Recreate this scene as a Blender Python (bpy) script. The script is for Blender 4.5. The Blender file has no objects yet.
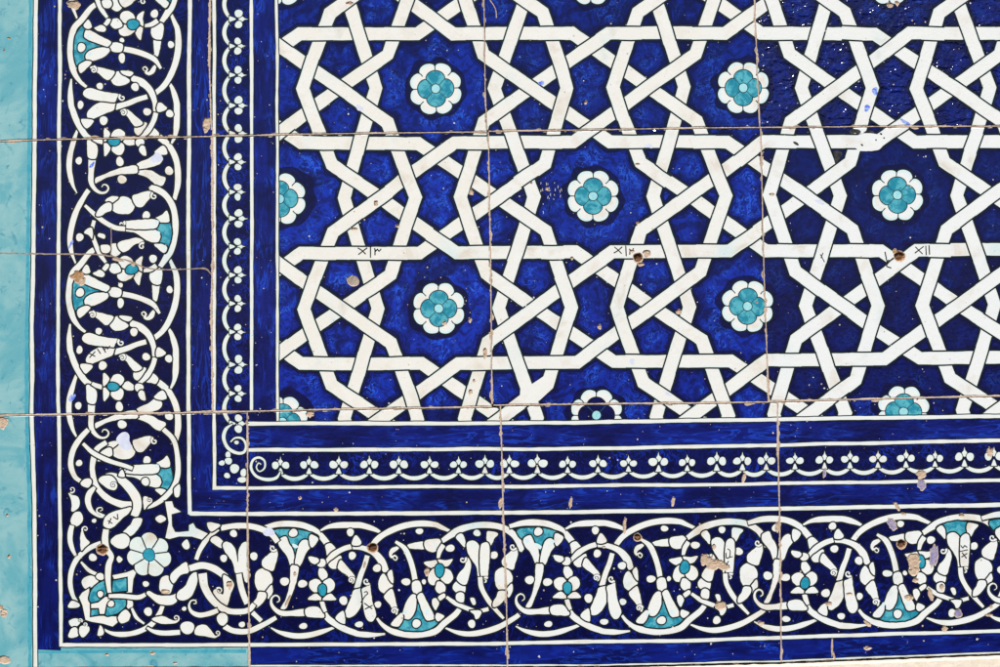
import bpy, math, random
import numpy as np
from mathutils import Vector, noise
from mathutils.geometry import delaunay_2d_cdt

random.seed(7)
R = math.radians
col = bpy.context.scene.collection
MM = 0.001                      # one design unit = one millimetre on the wall


# ------------------------------------------------------------------ helpers
def nz(a, b, c=0.0):
    return noise.noise(Vector((a, b, c)))


def interp(kn, v):
    if v <= kn[0][0]:
        return kn[0][1]
    for (a, b), (c, d) in zip(kn, kn[1:]):
        if v <= c:
            return b + (d - b) * (v - a) / (c - a)
    return kn[-1][1]


def tag(o, label=None, cat=None, group=None, kind=None):
    if label: o['label'] = label
    if cat: o['category'] = cat
    if group: o['group'] = group
    if kind: o['kind'] = kind
    return o


def catmull(pts, closed=False, step=1.6):
    P = [np.array(p, float) for p in pts]
    n = len(P)
    if n < 3 and not closed:
        L = np.linalg.norm(P[1] - P[0]); m = max(1, int(L / 4))
        return [P[0] + (P[1] - P[0]) * i / m for i in range(m + 1)]
    out = []
    rng = range(n) if closed else range(n - 1)
    for i in rng:
        if closed:
            p0, p1, p2, p3 = P[(i - 1) % n], P[i], P[(i + 1) % n], P[(i + 2) % n]
        else:
            p1, p2 = P[i], P[i + 1]
            p0 = P[i - 1] if i > 0 else 2 * p1 - p2
            p3 = P[i + 2] if i + 2 < n else 2 * p2 - p1
        L = np.linalg.norm(p2 - p1)
        m = max(2, int(L / step + .5))
        for k in range(m):
            t = k / m
            # centripetal-like blend with reduced tension
            a = .5 * (-t + 2 * t * t - t ** 3) * .9
            b = 1 - 2.5 * t * t + 1.5 * t ** 3
            c = .5 * (t + 4 * t * t - 3 * t ** 3)
            d = .5 * (-t * t + t ** 3)
            b2 = b + (0); 
            q = p0 * (.5 * (-t + 2 * t * t - t ** 3)) + p1 * b2 + p2 * c + p3 * d
            out.append(q)
    if not closed:
        out.append(P[-1])
    return out


def offset_closed(pts, d, lim=1.8):
    P = np.array(pts, float)
    a = np.roll(P, 1, 0); c = np.roll(P, -1, 0)
    area = .5 * np.sum(P[:, 0] * c[:, 1] - c[:, 0] * P[:, 1])
    s = 1 if area > 0 else -1
    e1 = P - a; e2 = c - P
    e1 /= np.maximum(np.linalg.norm(e1, axis=1), 1e-6)[:, None]
    e2 /= np.maximum(np.linalg.norm(e2, axis=1), 1e-6)[:, None]
    n1 = np.stack([e1[:, 1], -e1[:, 0]], 1) * s
    n2 = np.stack([e2[:, 1], -e2[:, 0]], 1) * s
    n = n1 + n2
    ln = np.maximum(np.linalg.norm(n, axis=1), 1e-6)
    n /= ln[:, None]
    k = 1 / np.maximum(np.sum(n * n1, axis=1), 1 / lim)
    return P + n * (k * d)[:, None]


def stroke_poly(path, w, ext=0.0, wob=0.0, cap=False):
    """path list of points, w = number or list of widths per control fraction"""
    P = np.array(path, float)
    n = len(P)
    T = np.zeros_like(P)
    T[1:-1] = P[2:] - P[:-2]
    T[0] = P[1] - P[0]; T[-1] = P[-1] - P[-2]
    seg1 = np.vstack([T[:1], P[1:] - P[:-1]])
    seg1 = seg1 / np.maximum(np.linalg.norm(seg1, axis=1), 1e-6)[:, None]
    seg2 = np.vstack([P[1:] - P[:-1], T[-1:]])
    seg2 = seg2 / np.maximum(np.linalg.norm(seg2, axis=1), 1e-6)[:, None]
    t = seg1 + seg2
    t /= np.maximum(np.linalg.norm(t, axis=1), 1e-6)[:, None]
    N = np.stack([-t[:, 1], t[:, 0]], 1)
    n1 = np.stack([-seg1[:, 1], seg1[:, 0]], 1)
    k = 1 / np.maximum(np.sum(N * n1, axis=1), .5)
    L = np.concatenate([[0], np.cumsum(np.linalg.norm(P[1:] - P[:-1], axis=1))])
    f = L / max(L[-1], 1e-6)
    if isinstance(w, (list, tuple)):
        W = np.interp(f, np.linspace(0, 1, len(w)), w)
    else:
        W = np.full(n, float(w))
    if wob:
        j = np.array([nz(p[0] * .11, p[1] * .11, 3.1) for p in P]) * wob
        W = np.maximum(W + j, .3)
    P = P.copy()
    P[0] -= t[0] * ext; P[-1] += t[-1] * ext
    A = P + N * (W / 2 * k)[:, None]
    B = P - N * (W / 2 * k)[:, None]
    if cap:
        A = list(A); B = list(B)
        a = P[-1] + t[-1] * W[-1] * .4; b = P[0] - t[0] * W[0] * .4
        return np.array(A + [a] + B[::-1] + [b])
    return np.vstack([A, B[::-1]])


# ------------------------------------------------------------------ the painted design
SH = []          # (loops, material, part key)


def add(loops, mat, key):
    if isinstance(loops, np.ndarray) or not isinstance(loops[0], (list, np.ndarray)) or np.array(loops[0]).ndim == 1:
        loops = [np.array(loops, float)]
    loops = [np.array(l, float)[:, :2] for l in loops]
    allp = np.vstack(loops)
    SH.append((loops, mat, key, allp.min(0), allp.max(0)))


LW = 1.25
THIN = .25     # the painted line eats this much into every white shape


def blob(pts, mat, key, lw=LW, smooth=True, step=1.6):
    p = catmull(pts, True, step) if smooth else [np.array(q, float) for q in pts]
    p = np.array([q + np.array([nz(q[0] * .3, q[1] * .3, 1.), nz(q[0] * .3, q[1] * .3, 9.)]) * .4 for q in p])
    if lw: p = offset_closed(p, .15); add(offset_closed(p, lw), 'line', key)
    add(offset_closed(p, -THIN) if lw else p, mat, key)


def stroke(pts, w, mat, key, lw=LW, ext=0.0, wob=.5, smooth=True, cap=False):
    p = catmull(pts, False, 2.0) if smooth else pts
    if lw:
        ww = [a + 2 * lw for a in w] if isinstance(w, (list, tuple)) else w + 2 * lw
        add(stroke_poly(p, ww, ext + lw * .8, wob, cap), 'line', key)
        w = [max(a - 2 * THIN, .8) for a in w] if isinstance(w, (list, tuple)) else max(w - 2 * THIN, .8)
    add(stroke_poly(p, w, ext, wob, cap), mat, key)


def ell(c, rx, ry, mat, key, lw=LW, n=18, ang=0.0, jit=.06):
    ca, sa = math.cos(ang), math.sin(ang)
    ph = c[0] * .7 + c[1]
    p = []
    for i in range(n):
        a = 2 * math.pi * i / n
        r = 1 + jit * math.sin(2 * a + ph) + jit * .7 * math.sin(3 * a + ph * 2)
        x, y = rx * r * math.cos(a), ry * r * math.sin(a)
        p.append((c[0] + x * ca - y * sa, c[1] + x * sa + y * ca))
    p = np.array(p)
    if lw: add(offset_closed(p, lw), 'line', key)
    add(p, mat, key)


# ---- lattice field -------------------------------------------------------
S2 = 276 + 0.0
COLS = {  # row -> x of successive half-period columns (col -1 .. 6)
    0: [130, 283, 436, 591, 743, 889, 1046, 1200],
    1: [126, 280, 435, 590, 743, 894.5, 1049, 1203],
    2: [130, 286, 437.5, 594, 748, 897.5, 1052, 1206],
    3: [126, 281, 439, 594, 748, 900, 1054, 1208],
    4: [130, 284, 441, 597, 751, 904, 1058, 1212],
}
for r_ in (-2, -1): COLS[r_] = COLS[0]
COLS[5] = COLS[4]
# y of the rosette rows at each column
ROWY = {-2: [-241] * 8, -1: [-131] * 8,
        0: [-21] * 8,
        1: [88.5, 88.5, 88.5, 87.5, 87.5, 88, 88, 88],
        2: [198, 198, 197.5, 196.5, 196, 195.5, 195, 195],
        3: [309, 309, 308.5, 307, 306, 305.5, 304, 303],
        4: [419, 419, 419, 417, 415, 412, 409, 408],
        5: [529, 529, 529, 527, 525, 522, 519, 518]}
HX, HY = 152.06, 110.48        # ideal half periods (decagon inradius 94)


def warp(x, y):
    """ideal coords (col0,row0 at origin) -> wall"""
    u, v = x / HX, y / HY
    j = int(max(-2, min(4, math.floor(v)))); i = int(max(-1, min(5, math.floor(u))))
    fu, fv = u - i, v - j
    i += 1
    a, b = COLS[j], COLS[j + 1]; c, d = ROWY[j], ROWY[j + 1]
    X = (a[i] * (1 - fu) + a[i + 1] * fu) * (1 - fv) + (b[i] * (1 - fu) + b[i + 1] * fu) * fv
    Y = (c[i] * (1 - fu) + c[i + 1] * fu) * (1 - fv) + (d[i] * (1 - fu) + d[i + 1] * fu) * fv
    return np.array([X + 1.3 * nz(X * .028, Y * .028, 41), Y + 1.3 * nz(X * .028, Y * .028, 53)])


A_IN = 94.0
BW = 12.6
pieces, crossings = [], {}


def pol(c, r, deg):
    return (c[0] + r * math.cos(R(deg)), c[1] - r * math.sin(R(deg)))


def cross(p, s, kind):
    k = (round(p[0] / 3), round(p[1] / 3))
    for dx in (-1, 0, 1):
        for dy in (-1, 0, 1):
            if (k[0] + dx, k[1] + dy) in crossings:
                k = (k[0] + dx, k[1] + dy)
    e = crossings.setdefault(k, {'p': p, 'kind': kind, 's': []})
    sl = math.degrees(math.atan2(-s[1], s[0])) % 180
    if all(min(abs(sl - q), 180 - abs(sl - q)) > 8 for q in e['s']):
        e['s'].append(sl)


rosettes = []
for j in range(-1, 6):
    for i in range(-1, 7):
        if (i + j) % 2 == 0:     # (col1,row1) is a rosette
            c = (i * HX, j * HY)
            if -2 < j < 5 and 0 <= i < 7: rosettes.append((i, j))
            for k in range(10):
                th = 36 * k
                m1, X1, bd, X2, m2 = pol(c, A_IN, th), pol(c, 68.4, th + 18), pol(c, 58.1, th + 36), pol(c, 68.4, th + 54), pol(c, A_IN, th + 72)
                pieces.append([m1, bd, m2])
                d1 = (bd[0] - m1[0], bd[1] - m1[1]); d2 = (m2[0] - bd[0], m2[1] - bd[1])
                cross(m1, d1, 'm'); cross(m2, d2, 'm'); cross(X1, d1, 'x'); cross(X2, d2, 'x')
        else:
            c = (i * HX, j * HY)
            for s in (-1, 1):
                m1 = (c[0] + s * 29.05, c[1] - 21.1); m2 = (c[0] + s * 29.05, c[1] + 21.1)
                b = (c[0] + s * 22.2, c[1])
                pieces.append([m1, b, m2])
                t = (c[0] + s * 58.1, c[1])
                pieces.append([t, m1]); pieces.append([t, m2])
                cross(m1, (b[0] - m1[0], b[1] - m1[1]), 'm'); cross(m2, (b[0] - m2[0], b[1] - m2[1]), 'm')
                cross(t, (m1[0] - t[0], m1[1] - t[1]), 'm'); cross(t, (m2[0] - t[0], m2[1] - t[1]), 'm')

FX0, FX1, FY0, FY1 = 262, 1120, -160, 445
FK = ('strapwork_band', 0, None)


def wp(path):
    return [warp(*p) for p in path]


def densify(path, step=7):
    out = [path[0]]
    for a, b in zip(path, path[1:]):
        L = np.linalg.norm(b - a); m = max(1, int(L / step))
        for k in range(1, m + 1): out.append(a + (b - a) * k / m)
    return out


def infield(pts):
    P = np.array(pts); mn, mx = P.min(0), P.max(0)
    return mx[0] > FX0 and mn[0] < FX1 and mx[1] > FY0 and mn[1] < FY1


add([(262, -170), (1120, -170), (1120, 450), (262, 450)], 'blue_field', ('tile_body', 0, None))
W = [wp(p) for p in pieces if infield(wp(p))]


def bwid(p):  # band width drifts a little from place to place
    return BW + .5 * nz(p[0] * .013, p[1] * .013, 5)


for p in W:
    d = densify(p, 5)
    add(stroke_poly(d, bwid(p[0]) + 13, 2, 9.0), 'blue_mid', ('tile_body', 0, None))
for p in W:
    d = densify(p, 5)
    add(stroke_poly(d, bwid(p[0]) + 7.5, 2, 6.5), 'navy', ('tile_body', 0, None))
# dark wash round each rosette
for (i, j) in rosettes:
    c = warp(i * HX, j * HY)
    if c[0] > 1090: continue
    pts = []
    for k in range(60):
        a = 2 * math.pi * k / 60
        r = 31 + 3.5 * nz(math.cos(a) * 2 + i, math.sin(a) * 2 + j, 2) + 1.5 * math.sin(8 * a)
        pts.append((c[0] + r * math.cos(a), c[1] + r * math.sin(a)))
    add(pts, 'navy', ('tile_body', 0, None))
for p in W: add(stroke_poly(densify(p), bwid(p[0]) + 3.2, .8, .7), 'line', FK)
for p in W: add(stroke_poly(densify(p, 5), bwid(p[0]), .8, .9), 'pale', FK)
for p in W: add(stroke_poly(densify(p, 4), bwid(p[0]) - 2.2, 1.0, 1.6), 'cream', FK)
DESC = [(435, 22), (439, 238), (594, 370), (341, 88), (529, 88), (965, 88), (805, 196), (345, 307), (842, 307), (281, 44), (281, 264)]
HOVER = [(362, 252)]
for e in crossings.values():
    if len(e['s']) < 2: continue
    q = warp(*e['p'])
    if not infield([q]): continue
    cls = {}
    for s in e['s']:
        cls['h' if min(s, 180 - s) < 12 else ('a' if abs(s - 36) < 14 else ('d' if abs(s - 144) < 14 else 's'))] = s
    if 's' in cls and len([k for k in e['s'] if 60 < k < 120]) == 1:
        others = [k for k in cls if k != 's']
        o = cls['s'] if e['kind'] == 'm' and not any(math.hypot(q[0] - a, q[1] - b) < 12 for a, b in HOVER) else cls[others[0]]
    elif 'a' in cls and 'd' in cls:
        desc = any(math.hypot(q[0] - a, q[1] - b) < 14 for a, b in DESC)
        o = cls['d'] if desc else cls['a']
    else:
        o = e['s'][0]
    dv = (math.cos(R(o)), -math.sin(R(o)))
    h = 10.6
    p = [warp(e['p'][0] - dv[0] * h, e['p'][1] - dv[1] * h), q, warp(e['p'][0] + dv[0] * h, e['p'][1] + dv[1] * h)]
    w = bwid(p[0])
    add(stroke_poly(p, w + 3.2, 0, .6), 'line', FK)
    add(stroke_poly(p, w, .4, .4), 'pale', FK)
    add(stroke_poly(p, w - 2.0, .8, .6), 'cream', FK)


def rosette(c, idx, odd=False, s=1.0):
    K = ('rosette', idx, None); KC = ('flower_center', idx, K)
    rot = random.uniform(-.05, .05)
    def P(r, a): return (c[0] + s * r * math.cos(a + rot), c[1] + s * r * math.sin(a + rot))
    out = []
    for k in range(96):
        a = 2 * math.pi * k / 96
        out.append(P(21.5 + 4.9 * abs(math.sin(4 * a)) ** .55 + .7 * nz(k * .2, idx, 3), a))
    out = np.array(out)
    add(offset_closed(out, 1.5), 'line', K); add(out, 'paleblue', K)
    out2 = c + (out - c) * .9
    add(out2, 'white', K)
    for k in range(8):
        a = math.pi / 4 * k
        r0 = 15 if k % 2 == 0 else 18.5
        r1 = 22.6 if k % 2 == 0 else 21.8
        add(stroke_poly([P(r0, a), P((r0 + r1) / 2, a + random.uniform(-.02, .02)), P(r1, a)], 1.0, .8), 'line', K)
    tq = 'turquoise' if not odd else 'navy'
    t = np.array([P(12.2 + 5.6 * abs(math.cos(2 * (2 * math.pi * k / 72))) ** .6, 2 * math.pi * k / 72) for k in range(72)])
    add(offset_closed(t, .9), 'line', KC); add(t, tq, KC)
    for k in range(4):
        a = math.pi / 4 + math.pi / 2 * k
        add(stroke_poly([P(5, a), P(12.6, a)], .8), 'line_soft', KC)
    ell(c, 4.3 * s, 4.3 * s, 'tq_light', KC, .8, jit=.02)


for n_, (i, j) in enumerate(rosettes):
    c = warp(i * HX, j * HY)
    if i == 0 and j == 2: c = c + np.array([-6.0, 1.0])
    if i == 0 and j == 4: c = c + np.array([-2.0, 3])
    if i == 2 and j == 4: c = c + np.array([0, -2.5])
    if c[0] < 1090: rosette(c, n_, odd=(i == 2 and j == 4))

# a merged patch of slip in the middle tile
add([(521, 376), (532, 384), (541, 378), (548, 373), (556, 374), (553, 388), (540, 400), (534, 404), (508, 404), (520, 395)], 'cream', FK)


# ---- border grounds & lines ----------------------------------------------
def dyl(x):      # drift of the lower border lines
    return 0
L1 = [(245, 423.7), (400, 423.7), (500, 423), (560, 422.4), (750, 419.8), (1000, 416), (1100, 414)]
L2 = [(245, 450), (400, 449.5), (500, 449), (560, 449), (750, 445.6), (1000, 440.4), (1100, 438)]
L3 = [(245, 488), (400, 486.8), (560, 486.3), (720, 484.4), (1000, 480.3), (1100, 478)]
L4 = [(245, 513.8), (400, 513.5), (560, 512.3), (720, 509.8), (1000, 504.6), (1100, 502)]
L5 = [(60, 645), (245, 645), (400, 644), (500, 643.5), (600, 641.6), (720, 639.8), (780, 637.5), (1000, 630.8), (1100, 627)]
L6 = [(245, 666), (600, 665), (780, 661), (1000, 652.5), (1100, 648)]
V0 = [(-150, 36.5), (0, 35.7), (140, 34.5), (350, 31.9), (414, 31.8), (500, 34.5), (667, 35.2)]
V1 = [(-150, 60.5), (0, 60), (140, 59.3), (300, 58), (400, 58), (415, 59), (645, 61)]
V2 = [(-150, 190), (0, 189.8), (200, 188.5), (400, 188.5), (513, 189.6)]
V3 = [(-150, 214), (0, 214.2), (410, 214.2), (488, 214.4)]
V4 = [(-150, 252), (0, 251.3), (200, 251.8), (400, 251.5), (412, 251.5)]
V5 = [(-150, 277), (0, 276.6), (200, 277.3), (420, 277.8)]


def hp(K, x0, x1, dy=0, step=5):
    n = max(2, int((x1 - x0) / step))
    return [(x0 + (x1 - x0) * i / n, interp(K, x0 + (x1 - x0) * i / n) + dy) for i in range(n + 1)]


def vp(K, y0, y1, dx=0, step=5):
    n = max(2, int((y1 - y0) / step))
    return [(interp(K, y0 + (y1 - y0) * i / n) + dx, y0 + (y1 - y0) * i / n) for i in range(n + 1)]


G = ('tile_body', 0, None)
PB = ('plain_band', 0, None)
YT = -160
# turquoise ground on the far left and bottom
add([(-90, YT), (260, YT), (260, 680), (-90, 680)], 'tq_strip', ('turquoise_strip', 0, None))
add(stroke_poly(vp(V0, YT, 690, -5.2), 3.6, 0, 2.2), 'tq_deep', ('turquoise_strip', 0, None))
add(stroke_poly([(38, 652), (120, 651.5), (246, 651.2)], 3.0, 0, 1.5), 'tq_deep', ('turquoise_strip', 0, None))
# left border ground (between V0 and V5)
add(vp(V0, YT, 649.5) + [(61, 650.5)] + hp(L5, 60, 1120) + hp(L1, 278, 1120)[::-1] + vp(V5, YT, 423)[::-1], 'navy_border', G)
add(vp(V0, YT, 649) + [(V1[-1][1], 649)] + vp(V1, YT, 649)[::-1], 'streak_v', ('plain_band', 1, None))
add(vp(V2, YT, 513) + hp(L4, 190, 1120) + hp(L3, 213, 1120)[::-1] + vp(V3, YT, 488)[::-1], 'streak_v', ('plain_band', 2, None))
add([(190, 489)] + hp(L3, 190, 1120) + hp(L4, 190, 1120)[::-1], 'streak_h', ('plain_band', 2, None))
add(vp(V3, YT, 488) + hp(L3, 214, 1120) + hp(L2, 245, 1120)[::-1] + [(251.5, 449)] + vp(V4, YT, 412)[::-1], 'navy_chain', G)
add(vp(V4, YT, 411.5) + [(278, 411.5)] + vp(V5, YT, 411.5)[::-1], 'streak_v', ('plain_band', 3, None))
add([(247, 423)] + hp(L1, 247, 1120) + hp(L2, 247, 1120)[::-1], 'streak_h', ('plain_band', 4, None))
add([(248.6, 646)] + hp(L5, 248.6, 1120) + hp(L6, 248.6, 1120)[::-1], 'streak_h', ('plain_band', 5, None))
add([(248.6, 665.5)] + hp(L6, 248.6, 1120, 1) + [(1120, 700), (248.6, 700)], 'bisque', G)
# field wedge at the bottom-left corner of the lower row above line 1
add([(248, 410), (277, 410), (277, 420), (248, 420)], 'navy', G)


def wline(path, w, idx, lw=.9, mat='cream2'):
    K = ('border_line', idx, None)
    path = [np.array(p) for p in path]
    p2 = [p + np.array([nz(p[0] * .02, p[1] * .02, idx), nz(p[1] * .02, p[0] * .02, idx + 5)]) * .7 for p in path]
    w = w - .35
    add(stroke_poly(p2, w + 2 * lw + .3, .5, .8), 'line', K)
    add(stroke_poly(p2, w, .5, .8), 'pale', K)
    add(stroke_poly([p + np.array([-.2, -.2]) for p in p2], w - 1.3, .5, .8), mat, K)


wline(vp(V5, YT, 421), 2.9, 5)
wline(vp(V4, YT, 412), 3.6, 4)
wline(hp(L1, 248, 1120), 4.0, 11)
wline(hp(L2, 248, 1120), 3.8, 12)
wline(vp(V3, YT, 488) + hp(L3, 216, 1120), 3.6, 3)
wline(vp(V2, YT, 513) + hp(L4, 191, 1120), 4.2, 2)
wline(vp(V1, YT, 645) + hp(L5, 62, 1120), 3.9, 1)
wline(vp(V0, YT, 700), 4.2, 0)
wline(hp(L6, 249, 1120), 1.9, 13)

# ---- scalloped chains ----------------------------------------------------
CH = ('scalloped_chain', 0, None)


def chain_unit(p0, p1, n, dep, first=False):
    """scallop from cusp p0 to cusp p1, bulging along -n, flower at p1 along +n"""
    p0 = np.array(p0, float); p1 = np.array(p1, float); n = np.array(n, float)
    t = p1 - p0
    pts = []
    for k in range(13):
        f = k / 12
        b = math.sin(math.pi * f) ** .62
        pts.append(p0 + t * f - n * dep * b)
    stroke(pts, [2.8, 4.2, 4.5, 4.2, 2.8], 'white2', CH, .9, smooth=False, wob=.3)


def chain_flower(p, n, big=1.0):
    p = np.array(p, float); n = np.array(n, float); n /= np.linalg.norm(n); t = np.array([-n[1], n[0]])
    s = big * random.uniform(.92, 1.08)
    def q(a, b): return p + t * a * s + n * b * s
    blob([q(-2.6, -1.5), q(-.9, 3.0), q(0, 4.2), q(.9, 3.0), q(2.6, -1.5), q(0, -1.8)], 'white2', CH, .8, smooth=False)
    blob([q(-2.4, 9.2), q(-.6, 11.8), q(0, 14.6), q(.7, 11.8), q(2.5, 9.2), q(0, 6.2)], 'white2', CH, .7)
    for sg in (-1, 1):
        ell(q(sg * 4.7, 6.4), 3.3 * s * random.uniform(.9, 1.1), 3.3 * s * random.uniform(.9, 1.05), 'white2', CH, .8, 14)


cy = [-129, -100, -70, -40, -10.5, 19, 46, 75, 105.5, 133.5, 162, 192, 218.5, 246.5, 275, 303.5, 332, 364.5, 393.5, 423.5]
for a, b in zip(cy, cy[1:]):
    chain_unit((232.5, a), (232.5, b), (1, 0), 8.3)
for a in cy: chain_flower((231, a), (1, 0), 1.1)
# spiral at the lower end of the vertical chain
stroke([(232.5, 424), (226, 429), (223.6, 438), (228, 448), (237, 453), (244, 452), (246, 445), (242, 438.5), (235, 438), (230.5, 442)], [1.8, 3.6, 3.8, 3.8, 3.6, 3.4, 3, 2.6, 2.2, 1.6], 'white2', CH, .8)
ell((236.5, 442.5), 2.4, 1.8, 'white2', CH, .6)
cx = [280.5, 309, 338.7, 369.3, 398.8, 429.5, 458.5, 485, 509.3, 537.4, 567.6, 598, 628.5, 658.6, 687.2, 716.8, 742.4, 766.2, 795, 824.5, 850, 878, 906, 935, 964.5, 994, 1023, 1052, 1081]


def dch(x): return (interp(L2, x) + interp(L3, x)) / 2 - 468.5


for a, b in zip(cx, cx[1:]):
    chain_unit((a, 471.5 + dch(a)), (b, 471.5 + dch(b)), (0, -1), 7.2)
for a in cx: chain_flower((a, 472 + dch(a)), (0, -1), 1.13)
stroke([(280.5, 471.5), (276, 478), (266, 479.5), (256, 476), (251, 468), (253, 460), (259, 457.5), (264.5, 461), (264.5, 468), (259.5, 471.5), (256.3, 467.5), (258.5, 463), (261, 464.5)], [1.6, 3.4, 3.6, 3.4, 3.2, 3, 2.8, 2.6, 2.4, 1.8, 1.6, 1.2], 'white2', CH, .7)
for (x, y, a, b) in ((228, 455, 2.6, 3.4), (228.4, 461, 3.8, 3.2), (221.8, 463, 2.9, 2.6), (234.5, 468.6, 4.8, 4.4), (227, 475.6, 3, 2.7), (243.4, 472.8, 2.8, 4.3), (242, 479.8, 4.2, 3)):
    ell((x, y), a, b, 'white2', CH, .7)

# ---- the scrolling vine --------------------------------------------------
# one repeat, in the coordinates of the third lower tile
def zc(x0, y0, k):
    return lambda *pts: [(x0 + x / k, y0 + y / k) for x, y in pts]


A_ = zc(500, 510, 4.76); B_ = zc(580, 510, 4.76); C_ = zc(660, 510, 4.76)
E_ = zc(400 + 243, 510, 4.76)     # second lower tile shifted on to the third
MOT = []     # (kind, part, instance, mat, pts, extra)


def ms(part, inst, pts, w, mat='white', **k): MOT.append(('s', part, inst, mat, pts, w, k))
def mb(part, inst, pts, mat='white', **k): MOT.append(('b', part, inst, mat, pts, None, k))
def me(part, inst, c, rx, ry=None, mat='white', **k): MOT.append(('e', part, inst, mat, c, (rx, ry or rx), k))


V = 'vine_scroll'
# rings of the scroll
ms(V, 0, A_((45, 78), (110, 62), (180, 60), (240, 70), (295, 98), (335, 140), (352, 168)), [4.5, 6.5, 6.3, 6.3, 6.8])
ms(V, 0, A_((75, 553), (120, 575), (190, 590), (260, 585), (330, 565), (385, 545)), [1.5, 5.5, 6, 5.5, 2.5])
ms(V, 0, C_((145, 545), (200, 565), (260, 572), (330, 560), (400, 535), (476, 490)) + A_((490, 483))[:0] + C_((495, 475)), [2, 5.5, 6.3, 5.8, 5])
mb('leaf', 0, A_((335, 160), (362, 150), (388, 182), (365, 200), (345, 212), (338, 185)))
ms(V, 0, A_((312, 90), (350, 72), (400, 64), (476, 62)) + B_((130, 64), (190, 82), (232, 105)), [2.2, 6.2, 6.4, 6.2, 2])
ms(V, 0, B_((172, 165), (200, 130), (240, 100), (300, 72), (360, 56), (420, 51), (476, 56)) + C_((120, 66), (175, 90)), [5.5, 6.3, 6.5, 6.3, 3])
ms(V, 0, A_((328, 480), (350, 508), (385, 532), (430, 556), (476, 572)) + B_((115, 578), (180, 581), (238, 576)), [6.2, 6.5, 6.2, 6, 2])
ms(V, 0, B_((200, 502), (225, 532), (270, 562), (340, 578), (400, 578), (476, 562)) + C_((140, 522), (190, 482), (212, 455)), [3, 6.6, 6.6, 6.4, 5.5])
ms(V, 0, C_((130, 133), (170, 105), (220, 76), (290, 58), (360, 56), (420, 68), (470, 100), (497, 140), (505, 170)), [5, 7.5, 6.5, 6.5, 6.3, 6.6, 6.6], cap=True)
# small inner arc that ends in a leaf
ms(V, 1, B_((75, 166), (130, 170), (185, 192), (222, 232), (244, 282)), [4.6, 5.4, 6.4, 8, 6])
ms(V, 1, A_((340, 245), (375, 203), (420, 176), (458, 164)), [5.8, 6, 5.4, 5.2])
mb('leaf', 1, B_((205, 340), (215, 305), (232, 290), (250, 312), (275, 340), (268, 362), (240, 384), (213, 370)))
mb('leaf', 2, B_((250, 290), (268, 272), (277, 300), (277, 336), (260, 322)))
mb('curled_leaf', 2, B_((234, 392), (270, 362), (284, 395), (294, 440), (300, 472), (292, 486), (280, 470), (262, 440), (240, 415)))
MOT.append(('c', 'curled_leaf', 2, 'white', B_((277, 468))[0], B_((298, 465))[0], {'d': 1}))
# palmette, turquoise, opening inwards
TU = 'TU'
mb('palmette', 1, A_((82, 94), (160, 84), (240, 94), (300, 118), (285, 150), (262, 170), (240, 150), (205, 170), (192, 205), (180, 205), (160, 140), (120, 130), (100, 135)), TU)
mb('palmette', 1, A_((110, 142), (120, 128), (148, 120), (162, 152), (183, 190), (188, 258), (170, 262), (150, 212), (116, 168)))
mb('palmette', 1, A_((190, 258), (199, 192), (215, 147), (240, 133), (258, 146), (264, 168), (242, 200), (216, 258)))
me('palmette', 1, A_((182, 103))[0], 4.3, 4)
mb('leaf', 3, A_((264, 110), (302, 130), (272, 172), (258, 145)))
mb('palmette', 1, A_((170, 262), (190, 256), (207, 264), (204, 302), (190, 358), (165, 420), (147, 462), (122, 462), (148, 410), (165, 340)))
me(V, 2, A_((141, 333))[0], 4.3); me(V, 2, A_((226, 343))[0], 4.8, 3.6)
me(V, 2, A_((230, 543))[0], 3.9, 3)
# low curl
ms('curled_leaf', 4, A_((104, 432), (116, 424), (114, 408), (98, 399), (80, 412), (78, 440), (98, 468), (130, 484), (180, 483), (238, 478)), [1.2, 1.8, 2.2, 2.8, 4, 5, 5.8, 5.6, 7.2, 7.6], mat='white')
mb('leaf', 5, A_((241, 460), (290, 450), (322, 472), (330, 500), (290, 502), (246, 497)))
# first blossom
BL = 'blossom'
ms(V, 2, A_((318, 425), (325, 450), (336, 474)), [5, 5, 3.6])
mb(BL, 1, A_((305, 272), (325, 268), (346, 295), (340, 316), (320, 326), (303, 302)))
mb(BL, 1, A_((258, 335), (285, 320), (308, 325), (318, 350), (300, 378), (280, 382), (260, 362)))
mb(BL, 1, A_((330, 328), (360, 316), (380, 340), (376, 366), (352, 384), (338, 378), (325, 348)))
mb(BL, 1, A_((252, 418), (268, 398), (290, 388), (310, 402), (318, 419)))
mb(BL, 1, A_((323, 419), (335, 400), (358, 388), (376, 400), (384, 418)))
me(BL + '_center', 1, A_((321, 371))[0], 4.2, 5.6, 'turquoise2')
me('leaf', 6, A_((316, 244))[0], 4.4, 4.2)
mb('leaf', 7, A_((255, 214), (296, 220), (304, 236), (285, 250), (262, 238)))
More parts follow.
